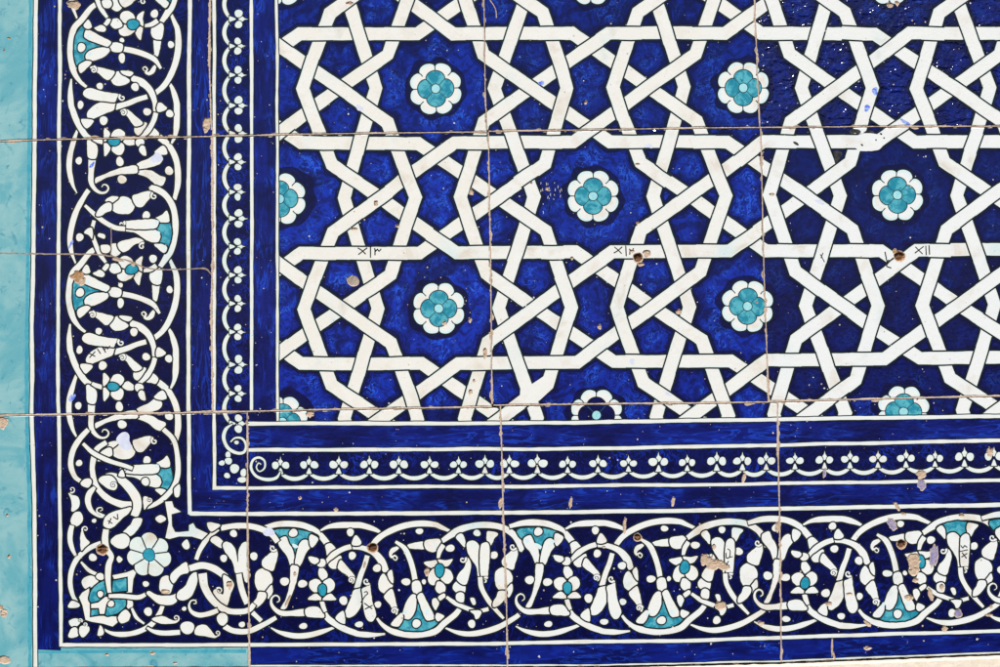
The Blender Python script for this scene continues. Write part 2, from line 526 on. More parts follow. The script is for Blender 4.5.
# lobed leaf with curl under the inner arc
mb('leaf', 8, A_((350, 250), (378, 225), (408, 208), (412, 238), (392, 268), (365, 270)))
mb('curled_leaf', 9, B_((28, 228), (62, 264), (92, 300), (97, 326), (84, 340), (74, 330), (62, 306), (28, 282), (12, 262)))
MOT.append(('c', 'curled_leaf', 9, 'white', B_((70, 325))[0], B_((94, 322))[0], {'d': 1}))
for c, rx, ry in ((B_((82, 207))[0], 3.8, 3.8), (A_((421, 420))[0], 4.2, 4.2), (B_((73, 97))[0], 3.7, 3.7), (B_((200, 265))[0], 3.9, 3.9),
                  (B_((204, 437))[0], 3.2, 3.4), (B_((115, 532))[0], 4, 3), (B_((338, 328))[0], 4.8, 3.3), (B_((423, 327))[0], 2.2, 2.4),
                  (B_((402, 88))[0], 3.6, 3), (C_((295, 94))[0], 3.6, 3.2), (C_((375, 197))[0], 3.9, 3.8), (C_((270, 524))[0], 3.8, 3.9), (A_((404, 505))[0], 2.4, 3)):
    me(V, 3, c, rx, ry)
mb('leaf', 10, B_((80, 154), (88, 122), (102, 110), (126, 140), (122, 154), (100, 160)))
# palmette, white, hanging outwards
ms('palmette', 2, B_((154, 206), (140, 255), (122, 300), (104, 362)), [5.2, 5.4, 5.6, 6.2])
mb('palmette', 2, B_((88, 372), (110, 364), (130, 362), (130, 396), (126, 440), (100, 482), (68, 502), (46, 486), (60, 442), (76, 405)))
mb('palmette', 2, B_((128, 364), (150, 352), (165, 336), (172, 382), (180, 430), (196, 482), (186, 510), (165, 519), (145, 496), (135, 450), (131, 400)))
MOT.append(('c', 'palmette', 2, 'white', B_((148, 326))[0], B_((162, 338))[0], {'d': -1}))
mb('leaf', 11, B_((2, 500), (38, 468), (48, 500), (46, 530), (20, 522)))
# upper right hook
ms('curled_leaf', 12, B_((276, 214), (280, 222), (290, 226), (296, 214), (284, 204), (270, 212), (264, 200), (272, 182), (296, 168), (304, 160)), [1.2, 1.5, 1.7, 1.9, 2.4, 3.2, 4.6, 5.4, 4.2, 2.6])
# band with blob
mb('leaf', 13, B_((345, 153), (380, 142), (425, 136), (430, 152), (425, 172), (385, 172), (352, 168)))
mb('leaf', 14, C_((46, 135), (80, 124), (115, 124), (128, 150), (112, 176), (78, 186), (50, 170)))
# palmette, turquoise, hanging outwards
ms('palmette', 3, B_((288, 138), (330, 168), (355, 217), (372, 272), (382, 325)), [3, 5.6, 5.8, 5.8, 5.6])
mb('palmette', 3, B_((388, 410), (420, 470), (440, 508), (490, 505), (482, 530), (430, 556), (350, 560), (300, 545), (325, 505), (362, 498)), 'turquoise')
mb('palmette', 3, B_((368, 330), (400, 322), (412, 350), (410, 375), (388, 390), (368, 370)))
mb('palmette', 3, B_((370, 386), (386, 392), (388, 405), (386, 450), (370, 490), (348, 506), (324, 496), (324, 466), (345, 412)))
mb('palmette', 3, B_((392, 394), (415, 380), (440, 425), (468, 478), (474, 500), (452, 510), (432, 506), (410, 455), (395, 410)))
me('palmette', 3, B_((388, 525))[0], 4.3, 4)
mb('leaf', 15, B_((266, 530), (298, 490), (318, 476), (325, 502), (302, 540)))
mb('leaf', 16, C_((96, 498), (105, 474), (140, 490), (112, 514)))
# arm to the second blossom
ms(V, 4, C_((136, 152), (118, 180), (110, 215)), [5.4, 5.2, 3.4])
me('leaf', 17, C_((168, 167))[0], 4.3, 3.6)
mb(BL, 2, C_((42, 236), (75, 228), (103, 224), (106, 242), (85, 262), (62, 256)))
mb(BL, 2, C_((108, 222), (145, 224), (180, 219), (160, 250), (132, 252)))
mb(BL, 2, C_((92, 262), (70, 282), (61, 318), (78, 342), (105, 336), (118, 305), (98, 288)))
mb(BL, 2, C_((138, 265), (168, 272), (182, 305), (166, 332), (140, 332), (120, 305)))
mb(BL, 2, C_((107, 325), (130, 330), (146, 350), (140, 376), (115, 382), (97, 360)))
me(BL + '_center', 2, C_((117, 272))[0], 4.6, 6.2, 'turquoise2')
mb('leaf', 18, C_((112, 396), (138, 380), (146, 396), (118, 418), (108, 412)))
mb('leaf', 19, C_((82, 410), (100, 404), (115, 425), (108, 445), (98, 462), (84, 440)))
ms(V, 4, C_((150, 398), (190, 426), (240, 448), (296, 464), (350, 452)), [3.4, 5, 4.6, 4.2, 4])
mb('leaf', 20, C_((262, 404), (282, 402), (290, 428), (276, 436)))
mb('leaf', 21, C_((262, 462), (314, 462), (308, 490), (290, 502), (280, 480)))
# left chain of lobes below curl
mb('leaf', 22, C_((180, 345), (195, 325), (222, 317), (240, 335), (236, 376), (205, 382), (184, 366)))
mb('leaf', 23, C_((196, 385), (215, 374), (234, 384), (230, 422), (198, 414)))
mb('curled_leaf', 24, E_((322, 208), (338, 216), (349, 246), (340, 292), (326, 336), (300, 335), (280, 315), (290, 286), (312, 262), (322, 240)))
MOT.append(('c', 'curled_leaf', 24, 'white', E_((304, 222))[0], E_((322, 212))[0], {'d': -1}))
# palmette, white, opening inwards
mb('palmette', 4, C_((195, 115), (245, 148), (310, 160), (345, 140), (372, 110), (400, 95), (345, 82), (290, 75), (220, 92)), 'WU')
mb('leaf', 25, C_((195, 114), (220, 96), (238, 122), (237, 162), (215, 142)))
mb('leaf', 26, C_((346, 85), (396, 95), (378, 120), (360, 152), (342, 130)))
mb('palmette', 4, C_((245, 150), (256, 135), (280, 130), (305, 152), (310, 200), (308, 240), (316, 300), (300, 302), (290, 252), (254, 195)))
mb('palmette', 4, C_((311, 162), (325, 140), (345, 138), (356, 165), (352, 250), (345, 306), (330, 316), (314, 300), (308, 240)))
MOT.append(('c', 'palmette', 4, 'white', C_((334, 318))[0], C_((345, 306))[0], {'d': 1}))
ms('palmette', 4, C_((310, 302), (316, 350), (345, 405), (385, 455), (422, 495)), [5.2, 5, 5.2, 4.6, 3])
# right chain of lobes
mb('leaf', 27, C_((380, 310), (386, 272), (420, 252), (454, 275), (465, 312), (442, 350), (402, 362), (385, 340)))
mb('leaf', 28, C_((436, 356), (460, 330), (466, 362), (446, 396), (430, 372)))
mb('leaf', 29, C_((398, 366), (430, 366), (434, 390), (404, 430), (372, 442), (372, 416), (388, 392)))
mb('curled_leaf', 30, C_((468, 168), (438, 192), (416, 214), (414, 238), (430, 254), (466, 264), (476, 240), (486, 210), (490, 180), (482, 160)))
MOT.append(('c', 'curled_leaf', 30, 'white', C_((462, 154))[0], C_((480, 164))[0], {'d': -1}))

CUR = [0]


def curl(c, a, mat, key, d, w0=1.9):
    c = np.array(c); a = np.array(a)
    v = a - c; r0 = math.hypot(*v)
    if r0 > 3.5: c = a - v / r0 * 3.5; v = a - c; r0 = 3.5
    th = math.atan2(v[1], v[0])
    pts = []
    for k in range(17):
        f = k / 16
        r = r0 * (1 - .80 * f)
        an = th - d * f * 2 * math.pi * .98
        pts.append((c[0] + r * math.cos(an), c[1] + r * math.sin(an)))
    p = [np.array(q) for q in pts]
    wd = [w0 * 1.25, w0 * .95, w0 * .7, w0 * .6, w0 * .8]
    add(stroke_poly(p, [a + 1.3 for a in wd], .3), 'line', key)
    add(stroke_poly(p, wd, .3), mat, key)


def place(T, tid, sel, TUm='turquoise', WUm='navy_border', mirror=False, only=None):
    for (k, part, inst, mat, pts, ex, kw) in MOT:
        if only and not only(k, part, inst, pts): continue
        if mat == 'TU': mat = TUm
        if mat == 'WU': mat = WUm
        q = pts if k not in ('e', 'c') else [pts]
        xs = [p[0] for p in q]
        if not sel(min(xs), max(xs)): continue
        if mat == 'navy_border': continue
        lone = part in (V,)
        if part == BL + '_center':
            key = ('blossom_center', (tid, inst), (BL, (tid, inst), None))
        else:
            key = (part, 0 if lone else (tid, inst), None)
        Q = [T(*p) for p in q]
        if k == 's':
            stroke(Q, ex, mat, key, **kw)
        elif k == 'b':
            blob(Q, mat, key, **kw)
        elif k == 'e':
            r = ex if not mirror else (ex[1], ex[0])
            ell(Q[0], r[0], r[1], mat, key)
        elif k == 'c':
            curl(Q[0], T(*ex), mat, key, kw['d'] * (-1 if mirror else 1))


def cyl(x):       # centre of the lower vine band
    return (interp(L4, x) + interp(L5, x)) / 2


BC = cyl(620)


def Tb(off, s=1.0, x0=500):
    def f(x, y):
        X = x0 + (x - x0) * s + off
        sc = (interp(L5, X) - interp(L4, X)) / (interp(L5, x) - interp(L4, x))
        return (X, cyl(X) + (y - cyl(x)) * sc)
    return f


def vxc(Y): return (interp(V1, Y) + interp(V2, Y)) / 2 + .3


def Tl(c):
    def f(x, y):
        Y = c - x
        return (vxc(Y) - (y - cyl(x)) * .975, Y)
    return f


# ---- corner --------------------------------------------------------------
K0 = zc(60, 410, 5.13); K1 = zc(60, 520, 5.13); K2 = zc(160, 510, 4.76)
VK = (V, 0, None)
ci = [100]


def leafk(n='leaf'):
    ci[0] += 1
    return (n, ('k', ci[0]), None)


def B(pts, mat='white', key=None, **k): blob(pts, mat, key or leafk(), **k)
def S(pts, w, mat='white', key=VK, **k): stroke(pts, w, mat, key, **k)


# copies of the repeat (rings first inside each copy)
place(Tb(-485), 'c0', lambda a, b: a > 736, WUm='navy_border')
place(Tl(709 - 240), 'l0', lambda a, b: True, TUm='navy_border', WUm='turquoise', mirror=True)
place(Tl(709), 'l1', lambda a, b: True, TUm='navy_border', WUm='turquoise', mirror=True)
place(Tl(954), 'l2', lambda a, b: True, TUm='navy_border', WUm='turquoise', mirror=True)
def only3(k, part, inst, pts):
    if part == 'palmette': return inst == 4 and k != 's'
    if part == V: return k == 'e' and (abs(pts[0] - C_((295, 94))[0][0]) < 1 or abs(pts[0] - C_((375, 197))[0][0]) < 1)
    return inst in (25, 26, 27, 28, 29, 30)


place(Tl(1199), 'l3', lambda a, b: True, WUm='turquoise', mirror=True, only=only3)
place(Tb(-245), 'b1', lambda a, b: True)
place(Tb(0), 'b2', lambda a, b: True)
place(Tb(238, .985, 540), 'b3', lambda a, b: True, TUm='navy_border', WUm='turquoise')
place(Tb(472, .985, 540), 'b4', lambda a, b: a < 600)

# corner rings
S(K1((212, 117), (150, 145), (95, 190), (62, 250), (52, 320), (64, 382), (84, 420)), [5, 5.4, 5.4, 5.2, 4])
S(K1((215, 556), (270, 582), (340, 586), (410, 570), (470, 535), (510, 480), (527, 438)), [2, 5.4, 5.6, 5.4, 4.6])
S(K0((435, 502), (490, 482), (540, 446), (585, 390), (605, 320), (600, 220), (580, 150), (530, 98)), [4, 5.4, 5.4, 5.6, 5.4, 5, 5])
S(K0((145, 100), (100, 150), (66, 210), (55, 280), (75, 340), (108, 368)), [5.2, 5.8, 5.8, 5.6, 4.5])
S(K0((238, 165), (190, 200), (172, 250), (166, 310), (186, 390), (240, 450), (310, 482), (372, 490)), [5, 6, 5.6, 6, 6.4, 7, 8])
S(K0((118, 172), (170, 220), (250, 260), (330, 285), (372, 300)), [3.6, 5, 5, 4.6, 4])
S(K2((172, 236), (190, 190), (230, 130), (276, 90)), [4.6, 5, 5, 4.8])
S(K2((290, 86), (350, 76), (420, 76), (480, 90), (530, 115), (560, 152)), [5.6, 6, 6.2, 6.2, 6])
S(K2((305, 553), (350, 575), (420, 577), (490, 547), (553, 512)), [6, 5.8, 5.8, 5.4, 4.5])
S(K2((440, 488), (482, 528)), 5)
B(K0((105, 375), (125, 355), (155, 352), (162, 375), (145, 398), (118, 392)))
# inner hooks of the left arm
S(K0((205, 352), (250, 338), (300, 350), (350, 392), (390, 450), (396, 500), (380, 545)), [3, 7, 8, 9.2, 9.6, 9, 7.5])
B(K0((198, 362), (215, 340), (262, 338), (292, 372), (288, 404), (268, 412), (232, 395)), key=leafk('curled_leaf'))
curl(K0((268, 380))[0], K0((285, 398))[0], 'white', leafk('curled_leaf'), 1)
B(K0((298, 338), (312, 310), (322, 308), (332, 342)))
S(K0((205, 518), (218, 512), (212, 500), (192, 505), (190, 524), (222, 540), (228, 545), (200, 545), (160, 515), (143, 470), (150, 430), (178, 396)), [1, 1.4, 1.8, 2.4, 2.8, 3, 4, 5.4, 6.4, 6.2, 6, 3.6], key=leafk('curled_leaf'))
B(K0((224, 572), (236, 545), (270, 522), (320, 508), (366, 500), (352, 530), (322, 555), (272, 602), (242, 606), (222, 592)))
B(K0((44, 425), (62, 436), (94, 446), (101, 488), (80, 515), (58, 518), (60, 475)), key=leafk('curled_leaf'))
curl(K0((62, 405))[0], K0((54, 424))[0], 'white', leafk('curled_leaf'), 1, 1.4)
B(K0((54, 562), (75, 526), (104, 524), (119, 558), (97, 592), (66, 596)))
B(K0((584, 408), (614, 380), (613, 440), (592, 446)))
B(K0((428, 446), (462, 452), (476, 470), (452, 488), (432, 510)), key=leafk('curled_leaf'))
curl(K0((458, 462))[0], K0((462, 476))[0], 'white', leafk('curled_leaf'), 1, 1.3)
for p, r in ((K0((98, 272))[0], 3.2), (K0((438, 368))[0], 4), (K0((175, 568))[0], 2.2), (K1((168, 192))[0], 3.9), (K1((440, 328))[0], 3), (K1((452, 470))[0], 4.2),
             (K2((350, 112))[0], 3.6), (K2((303, 230))[0], 3.6), (K2((390, 545))[0], 3), (K2((115, 470))[0], 2.2)):
    ell(p, r, r * .97, 'white', VK)
B(K0((488, 558), (515, 538), (545, 558), (515, 580)), key=VK)
B(K1((290, 202), (302, 184), (322, 204), (302, 220)), key=VK)
B(K2((105, 160), (128, 140), (142, 172), (128, 188), (112, 180)), key=VK)
# stem with Y shape
B(K0((538, 470), (574, 468), (584, 498), (622, 522), (572, 536), (575, 596), (590, 626)) + K2((90, 104), (138, 100), (138, 72), (158, 62), (172, 86), (228, 112), (200, 140), (150, 127), (90, 127), (45, 138), (24, 132), (42, 60)), key=VK, smooth=False)
B(K2((225, 60), (286, 70), (270, 90), (240, 102)))
B(K2((240, 146), (265, 124), (300, 150), (292, 182)))
# corner band pieces
B(K1((322, 66), (362, 22), (380, -8), (422, -4), (404, 42), (362, 82)))
B(K1((262, 100), (290, 78), (330, 70), (356, 95), (350, 130), (320, 149), (280, 136), (262, 118)))
S(K1((62, 28), (54, 60), (52, 105), (64, 150), (80, 182)), [5, 6, 5.6, 5, 3])
B(K1((108, 156), (104, 90), (114, 48), (130, 90), (152, 116), (130, 137)), key=leafk('curled_leaf'))
curl(K1((130, 47))[0], K1((114, 52))[0], 'white', leafk('curled_leaf'), -1, 1.5)
S(K1((108, 215), (148, 258), (192, 280)), [2.4, 4.2, 3.6])
B(K1((110, 320), (125, 296), (160, 285), (190, 300), (196, 322), (170, 341), (130, 353)))
ell(K1((206, 290))[0], 4.2, 3.4, 'white', leafk())
B(K1((40, 440), (62, 414), (100, 430), (95, 447), (52, 452)))
B(K1((45, 520), (75, 504), (108, 514), (92, 542), (60, 547)), key=('small_flower', 1, None))
B(K1((55, 560), (80, 550), (96, 575), (86, 600), (44, 600)), key=('small_flower', 1, None))
B(K1((104, 545), (140, 540), (152, 565), (120, 602), (98, 580)), key=('small_flower', 1, None))
curl(K1((103, 515))[0], K1((112, 522))[0], 'white', ('small_flower', 1, None), 1, 1.2)
curl(K1((128, 536))[0], K1((136, 544))[0], 'white', ('small_flower', 1, None), 1, 1.2)
B(K1((206, 540), (226, 575), (212, 593), (192, 590)))
# square motif: turquoise heart between white frames
MK = ('corner_motif', 1, None)
B(K1((150, 350), (112, 372), (97, 396), (115, 440), (130, 512), (160, 522), (220, 532), (270, 547), (302, 520), (290, 495), (230, 492), (165, 492), (158, 430), (150, 390)), key=MK, smooth=False)
B(K1((268, 284), (340, 268), (376, 255), (390, 268), (376, 305), (370, 372), (342, 372), (342, 300), (280, 308)), key=MK, smooth=False)
B(K1((340, 412), (370, 415), (374, 440), (362, 456), (344, 450)), key=MK)
B(K1((242, 308), (200, 324), (165, 355), (150, 398), (160, 422), (196, 413), (232, 386), (244, 350)), 'turquoise', MK)
B(K1((272, 312), (340, 298), (342, 362), (268, 370)), 'turquoise', MK, smooth=False)
B(K1((245, 415), (272, 400), (332, 404), (336, 440), (300, 476), (242, 491), (228, 470), (234, 430)), 'turquoise', MK)
B(K1((160, 460), (196, 452), (202, 486), (160, 491)), 'turquoise', MK, smooth=False)
B(K1((160, 430), (195, 424), (232, 394), (262, 400), (238, 432), (228, 482), (204, 482), (199, 452), (160, 452)), key=MK, smooth=False)
ell(K1((207, 380))[0], 3, 3, 'white', MK); ell(K1((262, 430))[0], 3.1, 3.1, 'white', MK)
S(K1((236, 48), (231, 100), (240, 150), (264, 188), (250, 230), (246, 300), (254, 372), (262, 388)), [6, 7.5, 6.5, 5.6, 6.4, 6, 5, 4])
S(K1((250, 390), (320, 390), (400, 397), (440, 380), (458, 366)), [4, 4.6, 4.8, 5, 3.5])
B(K1((442, 376), (458, 364), (480, 376), (520, 388), (575, 385), (597, 378), (602, 402), (590, 428), (545, 437), (500, 427), (470, 402)))
B(K1((300, 490), (335, 459), (361, 485), (350, 517), (315, 530), (298, 510)))
S(K1((368, 452), (392, 500), (432, 532)), [3, 4, 2.4])
B(K1((510, 330), (520, 296), (550, 285), (579, 310), (576, 350), (560, 379), (515, 366)))
B(K2((48, 312), (88, 270), (124, 248), (138, 278), (132, 300), (98, 310), (64, 350)))
# right part of the corner
S(K2((140, 278), (200, 264), (255, 278), (305, 312), (352, 352)), [6.6, 7, 7.4, 7, 4])
B(K2((302, 308), (352, 350), (336, 400), (326, 440), (312, 460), (285, 436), (256, 402), (256, 380), (272, 378), (296, 402), (304, 380)), key=leafk('curled_leaf'))
curl(K2((282, 384))[0], K2((270, 374))[0], 'white', leafk('curled_leaf'), -1, 1.5)
B(K2((145, 310), (175, 298), (176, 350), (150, 410), (112, 431), (82, 420), (84, 390), (120, 360)))
S(K2((202, 302), (214, 370), (256, 436), (318, 478), (385, 484), (425, 474), (448, 448)), [9, 8, 7, 6.4, 6.2, 5])
S(K2((160, 446), (172, 444), (168, 430), (148, 432), (138, 456), (150, 484), (185, 500), (230, 494), (275, 478)), [1, 1.6, 2, 3, 4.6, 5.4, 5.4, 5.4, 5], key=leafk('curled_leaf'))
B(K2((270, 510), (290, 490), (318, 500), (321, 530), (300, 551), (278, 540)))
B(K2((165, 590), (178, 552), (215, 547), (245, 574), (262, 598), (278, 596), (262, 610), (220, 602)), key=leafk('curled_leaf'))
curl(K2((273, 585))[0], K2((275, 598))[0], 'white', leafk('curled_leaf'), 1, 1.4)
ell(K2((130, 560))[0], 7.4, 6, 'white', leafk())
S(K2((-62, 560), (-30, 578), (20, 586), (95, 582)), [2.4, 5.2, 5.6, 5])
B(K2((-40, 520), (0, 505), (30, 510), (62, 526), (84, 524), (86, 534), (50, 542), (0, 540)), key=leafk('curled_leaf'))
curl(K2((76, 514))[0], K2((86, 526))[0], 'white', leafk('curled_leaf'), 1, 1.4)
PK = ('palmette', ('k', 1), None)
B(K2((298, 165), (315, 149), (345, 165), (362, 200), (370, 248), (374, 196), (390, 160), (412, 152), (422, 172), (422, 330), (405, 342), (395, 315), (360, 300), (345, 250), (310, 200)), key=PK)
S(K2((375, 304), (382, 350), (396, 400), (415, 446)), [6, 6.4, 6.4, 6], key=PK)
# the round white flower
fc = (149.0, 554.8)
FK2 = ('rosette', 900, None)
o = np.array([(fc[0] + r * math.cos(a), fc[1] + r * math.sin(a)) for k in range(98) for a in [2 * math.pi * k / 98] for r in [17.6 + 4.6 * abs(math.sin(3.5 * (a + .2))) ** .6 + .6 * math.sin(a * 2)]])
add(offset_closed(o, 1), 'line', FK2); add(o, 'white2', FK2)
for k in range(7):
    a = 2 * math.pi * k / 7 - .2
    add(stroke_poly([(fc[0] + 6 * math.cos(a), fc[1] + 6 * math.sin(a)), (fc[0] + 19.6 * math.cos(a + .04), fc[1] + 18.6 * math.sin(a + .04))], 1.3), 'line', FK2)
ell(fc, 9, 8.6, 'paleblue', FK2, 0)
for k in range(7):
    a = 2 * math.pi * k / 7 - .2
    add(stroke_poly([(fc[0] + 6 * math.cos(a), fc[1] + 6 * math.sin(a)), (fc[0] + 10 * math.cos(a), fc[1] + 10 * math.sin(a))], 1.2), 'line', FK2)
ell(fc, 5.9, 5.9, 'turquoise2', ('flower_center', 900, FK2), .7)


for (x, y, a, b) in ((538, 546, 8, 3), (527, 541, 5, 3), (552, 542, 4, 4), (295, 546, 6, 2.6), (648, 613, 3, 5), (672, 612, 3.4, 5), (405, 612, 3, 5), (427, 612, 3, 5), (883, 605, 3, 4.6), (907, 604, 3, 4.6),
                     (89, 37, 4, 3), (90, 54, 4, 3), (88, 282, 4, 3), (90, 299, 4, 3), (157, 222, 3.6, 3), (158, 233, 3.6, 3), (157, 466, 3.6, 2.6), (158, 478, 3.6, 2.6)):
    ell((x, y), a * .62, b * .62, 'paleblue', ('glaze_stain', ('t', x, y), None), 0, 16, .5, .15)


# ---- inscriptions --------------------------------------------------------
def ink(paths, idx, w=1.15):
    for p in paths:
        add(stroke_poly(catmull(p, False, 1.5), w, .3, .3), 'line', ('inscription', idx, None))


q = zc(250, 150, 4)
ink([q((432, 392), (448, 402), (462, 416)), q((468, 392), (452, 404), (434, 418)), q((482, 384), (482, 430)), q((498, 394), (503, 404), (510, 397), (516, 405), (524, 396)), q((500, 396), (500, 420))], 1)
q = zc(500, 150, 4)
ink([q((458, 388), (472, 400), (486, 414)), q((488, 388), (472, 402), (456, 412)), q((503, 384), (505, 424)), q((518, 396), (524, 404), (534, 394)), q((520, 398), (519, 418))], 2)
q = zc(750, 150, 4)
ink([q((662, 388), (690, 416)), q((694, 386), (660, 412)), q((703, 384), (705, 420)), q((716, 382), (718, 418))], 3)
q = zc(60, 310, 5.13)
ink([q((150, 222), (180, 238)), q((180, 214), (152, 244)), q((192, 200), (208, 224)), q((218, 190), (228, 206), (236, 190), (244, 200), (256, 184)), q((222, 194), (234, 218))], 4)
q = K0
ink([q((246, 568), (268, 582)), q((262, 556), (250, 584)), q((274, 548), (296, 560), (294, 534))], 5)
q = zc(280, 510, 4.76)
ink([q((402, 444), (438, 470)), q((440, 454), (405, 472)), q((402, 392), (412, 388), (418, 398), (406, 408), (392, 430), (386, 440))], 6)
q = C_
ink([q((305, 248), (330, 266)), q((326, 244), (310, 270)), q((322, 185), (334, 195), (330, 225), (316, 228), (314, 205)), q((330, 225), (345, 222))], 7)
q = zc(700, 467, 3.333)
ink([q((872, 300), (890, 288)), q((874, 286), (888, 304)), q((865, 282), (892, 276)), q((870, 262), (876, 270), (882, 262), (890, 268))], 8)
# small pen marks on the strapwork and little doodles
ink([[(820.5, 254.5), (824.5, 262)], [(823, 253), (821, 258)]], 9, .9)
ink([[(885, 252), (887, 262)], [(889, 262), (886.5, 266), (891, 268)]], 10, 1.3)
ink([[(791, 294), (796, 291), (798, 289)]], 11, .9)
for pts_ in ([(849, 131), (853, 129), (858, 129.6), (861, 131.6), (858, 134.6), (855, 132.8), (852, 134.6)], [(863, 133.6), (868, 130.2), (874, 132), (872, 134.8), (868, 133.6), (865, 137)],
             [(833, 152), (837, 150.6), (842, 152.6), (841, 157), (838.6, 160), (836.5, 163.6), (834.4, 160), (834.5, 156)]):
    blob(pts_, 'soot', ('glaze_stain', 1, None), 0)
blob([(856, 137), (863, 133.5), (876, 134), (884, 139), (880, 149), (868, 151), (858, 150), (853, 144)], 'cream', FK, 0)
for c, a, b in (((796, 143.5), 3.4, 1.4), ((881, 134), 1.4, 1), ((884, 138), 1, .8), ((889, 261), 1.8, 1.2), ((862, 145), 1.4, 1), ((876, 140), 1, .8)):
    ell(c, a, b, 'soot', ('glaze_stain', 3, None), 0, 9, .6)

# cobalt that ran on to the white
for c, a, b, m in (((157, 158), 6, 4.6, 'lilac'), ((359.5, 108), 3.4, 3, 'lilac'), ((875, 91), 3.2, 3.6, 'bleed'), ((867, 108), 3.2, 3, 'bleed'), ((905, 122), 4.6, 2.0, 'bleed'),
                   ((541.5, 83), 2.8, 2.2, 'bleed'), ((124, 441), 8, 7.6, 'lilac'), ((72, 398), 2.2, 5, 'bleed'), ((71, 244), 1.4, 4, 'bleed'), ((649, 146), 4, 2, 'lilac'), ((92, 165), 1.6, 3.5, 'bleed'),
                   ((632, 361.5), 2.8, 2.6, 'lilac'), ((269, 532), 6, 4, 'lilac'), ((820, 202), 5, 2, 'lilac'), ((668, 394), 3, 1.6, 'lilac')):
    for s_ in (1.0,):
        ell(c, a * s_, b * s_, m, ('glaze_stain', (round(c[0]), round(c[1])), None), 0, 26, .5, .2)

# ---- damage --------------------------------------------------------------
DENT = []         # (outline, depth)
CHIPN = [0]


def chip(c, rx, ry, mat='chip', ang=0.0, depth=1.2, rag=.28, key=None):
    CHIPN[0] += 1
    n = max(9, int((rx + ry) * 1.6))
    ca, sa = math.cos(ang), math.sin(ang)
    pts = []
    for i in range(n):
        a = 2 * math.pi * i / n
        r = 1 + rag * nz(math.cos(a) * 1.7 + c[0], math.sin(a) * 1.7 + c[1], CHIPN[0]) * 1.6 + rag * .3 * random.uniform(-1, 1)
        x, y = rx * r * math.cos(a), ry * r * math.sin(a)
        pts.append((c[0] + x * ca - y * sa, c[1] + x * sa + y * ca))
    pts = np.array(pts)
    K = key or ('chip', CHIPN[0], None)
    add(pts, 'chip_rim', K)
    m = min(.8, .35 * min(rx, ry))
    inn = offset_closed(pts, -m)
    add(inn, mat, K)
    if depth: DENT.append((inn, depth))


def hole(c, r, idx, rim=None):
    chip(c, r * 1.18, r * 1.12, 'rust', 0, .5, .12, ('nail_hole', idx, None))
    K = ('nail_hole', idx, None)
    e = np.array([(c[0] + r * .8 * math.cos(2 * math.pi * k / 16), c[1] + r * .8 * math.sin(2 * math.pi * k / 16)) for k in range(16)])
    add(e, 'rust_dark', K); DENT.append((e, 3.5))


for a in ((74, 4, 7, 5), (206.5, 125, 4.2, 8), (376, 203, 2.6, 3.2), (354.5, 229, 3.4, 1.8), (397.5, 226, 2.4, 2.2), (599.5, 327, 2, 3), (678.7, 312, 3.2, 2.8), (444.5, 323, 2.6, 2.6),
          (310, 414, 4, 3.6), (714, 564, 10, 5.6), (706, 560, 6, 6), (724, 567, 6, 3.4), (720.5, 605.5, 5.8, 4.6), (714, 546.5, 2, 3), (760.5, 623, 3.6, 2.6), (914, 561, 6.6, 7.6),
          (914, 571, 5.5, 4), (915.5, 580.5, 3.6, 2.4), (908.7, 597.6, 4.6, 3), (849.5, 594, 3.4, 2), (829, 604, 3.6, 2.8), (944.7, 628.5, 3.2, 3.4), (867.6, 648, 4.2, 2.2),
          (961.5, 515.5, 2.8, 2.4), (941.7, 587, 2.2, 4), (229.5, 585, 3.4, 4.4), (165, 591.5, 4.6, 2.4), (990, 452.5, 3.6, 5.4), (646.5, 252.5, 4.2, 3), (641, 264, 3, 2.4), (632, 251, 3, 2),
          (470, 320, 1.8, 2.6), (572, 258, 1.6, 2), (585.6, 102.5, 1.6, 2.2), (547, 188.5, 1.8, 2.2), (549, 190, 1.4, 1.2), (471, 192, 2.6, 3.6), (637.6, 164, 2.6, 1.2), (638, 223, 2.6, 1.4),
          (531.5, 183, 1.2, 1.6), (772, 194.5, 3, 1.6), (757, 302, 1.4, 1.2), (470.5, 392, 2.6, 3), (474, 381, 1.4, 2), (485, 353, 2, 6), (890, 5, 3.4, 2.6), (350, 3, 4, 2), (897, 3, 2.4, 3)):
    chip(a[0], a[1], a[2], a[3]) if False else chip((a[0], a[1]), a[2], a[3])
for x, y, w_, h_, an in ((624.5, 527, 1.7, 7.5, 0), (625, 521, 1.6, 4, .2), (570.6, 502.5, 1.8, 6, .1), (673, 501.5, 2, 5.5, .1), (744, 477.5, 2, 5.5, .25), (500.5, 503, 2, 5.5, 0.1),
                         (896.8, 506, 1.8, 5.5, -.5), (903.6, 513.8, 2.8, 1.8, .4), (867.6, 623.4, 5, 2.2, .6), (930.6, 594.4, 2.4, 6.4, -.3), (832, 646, 1.1, 10, 0), (834, 656, 1.2, 5, -.2),
                         (921, 474, 5.2, 4.4, -.4), (777.5, 527, 2.6, 5.4, 0), (300, 498, 1.6, 1.8, 0), (335.7, 509.8, 2.4, 2, 0), (295, 574, 1.8, 2.4, 0), (288, 601, 1.6, 7, .4), (364.5, 565, 1.2, 4, .2),
                         (427, 572, 2.4, 4.4, .1), (989, 615, 4, 1.6, 0), (991, 607, 2, 2.4, 0), (604, 547, 2.0, 1.2, .2)):
    chip((x, y), w_, h_, 'chip', an, .8)
for x, y, w_, h_, an in ((922, 485, 4.6, 5.6, -.4), (892, 524, 4.6, 7, -.5), (934, 556, 4.6, 11, .1), (958, 613.5, 4.4, 4.6, 0), (824.5, 473, 1.8, 5, .1)):
    chip((x, y), w_, h_, 'chip_violet', an, .4)
chip((353, 280.8), 6.6, 5.4, 'chip_grey', .3, .7, .06)
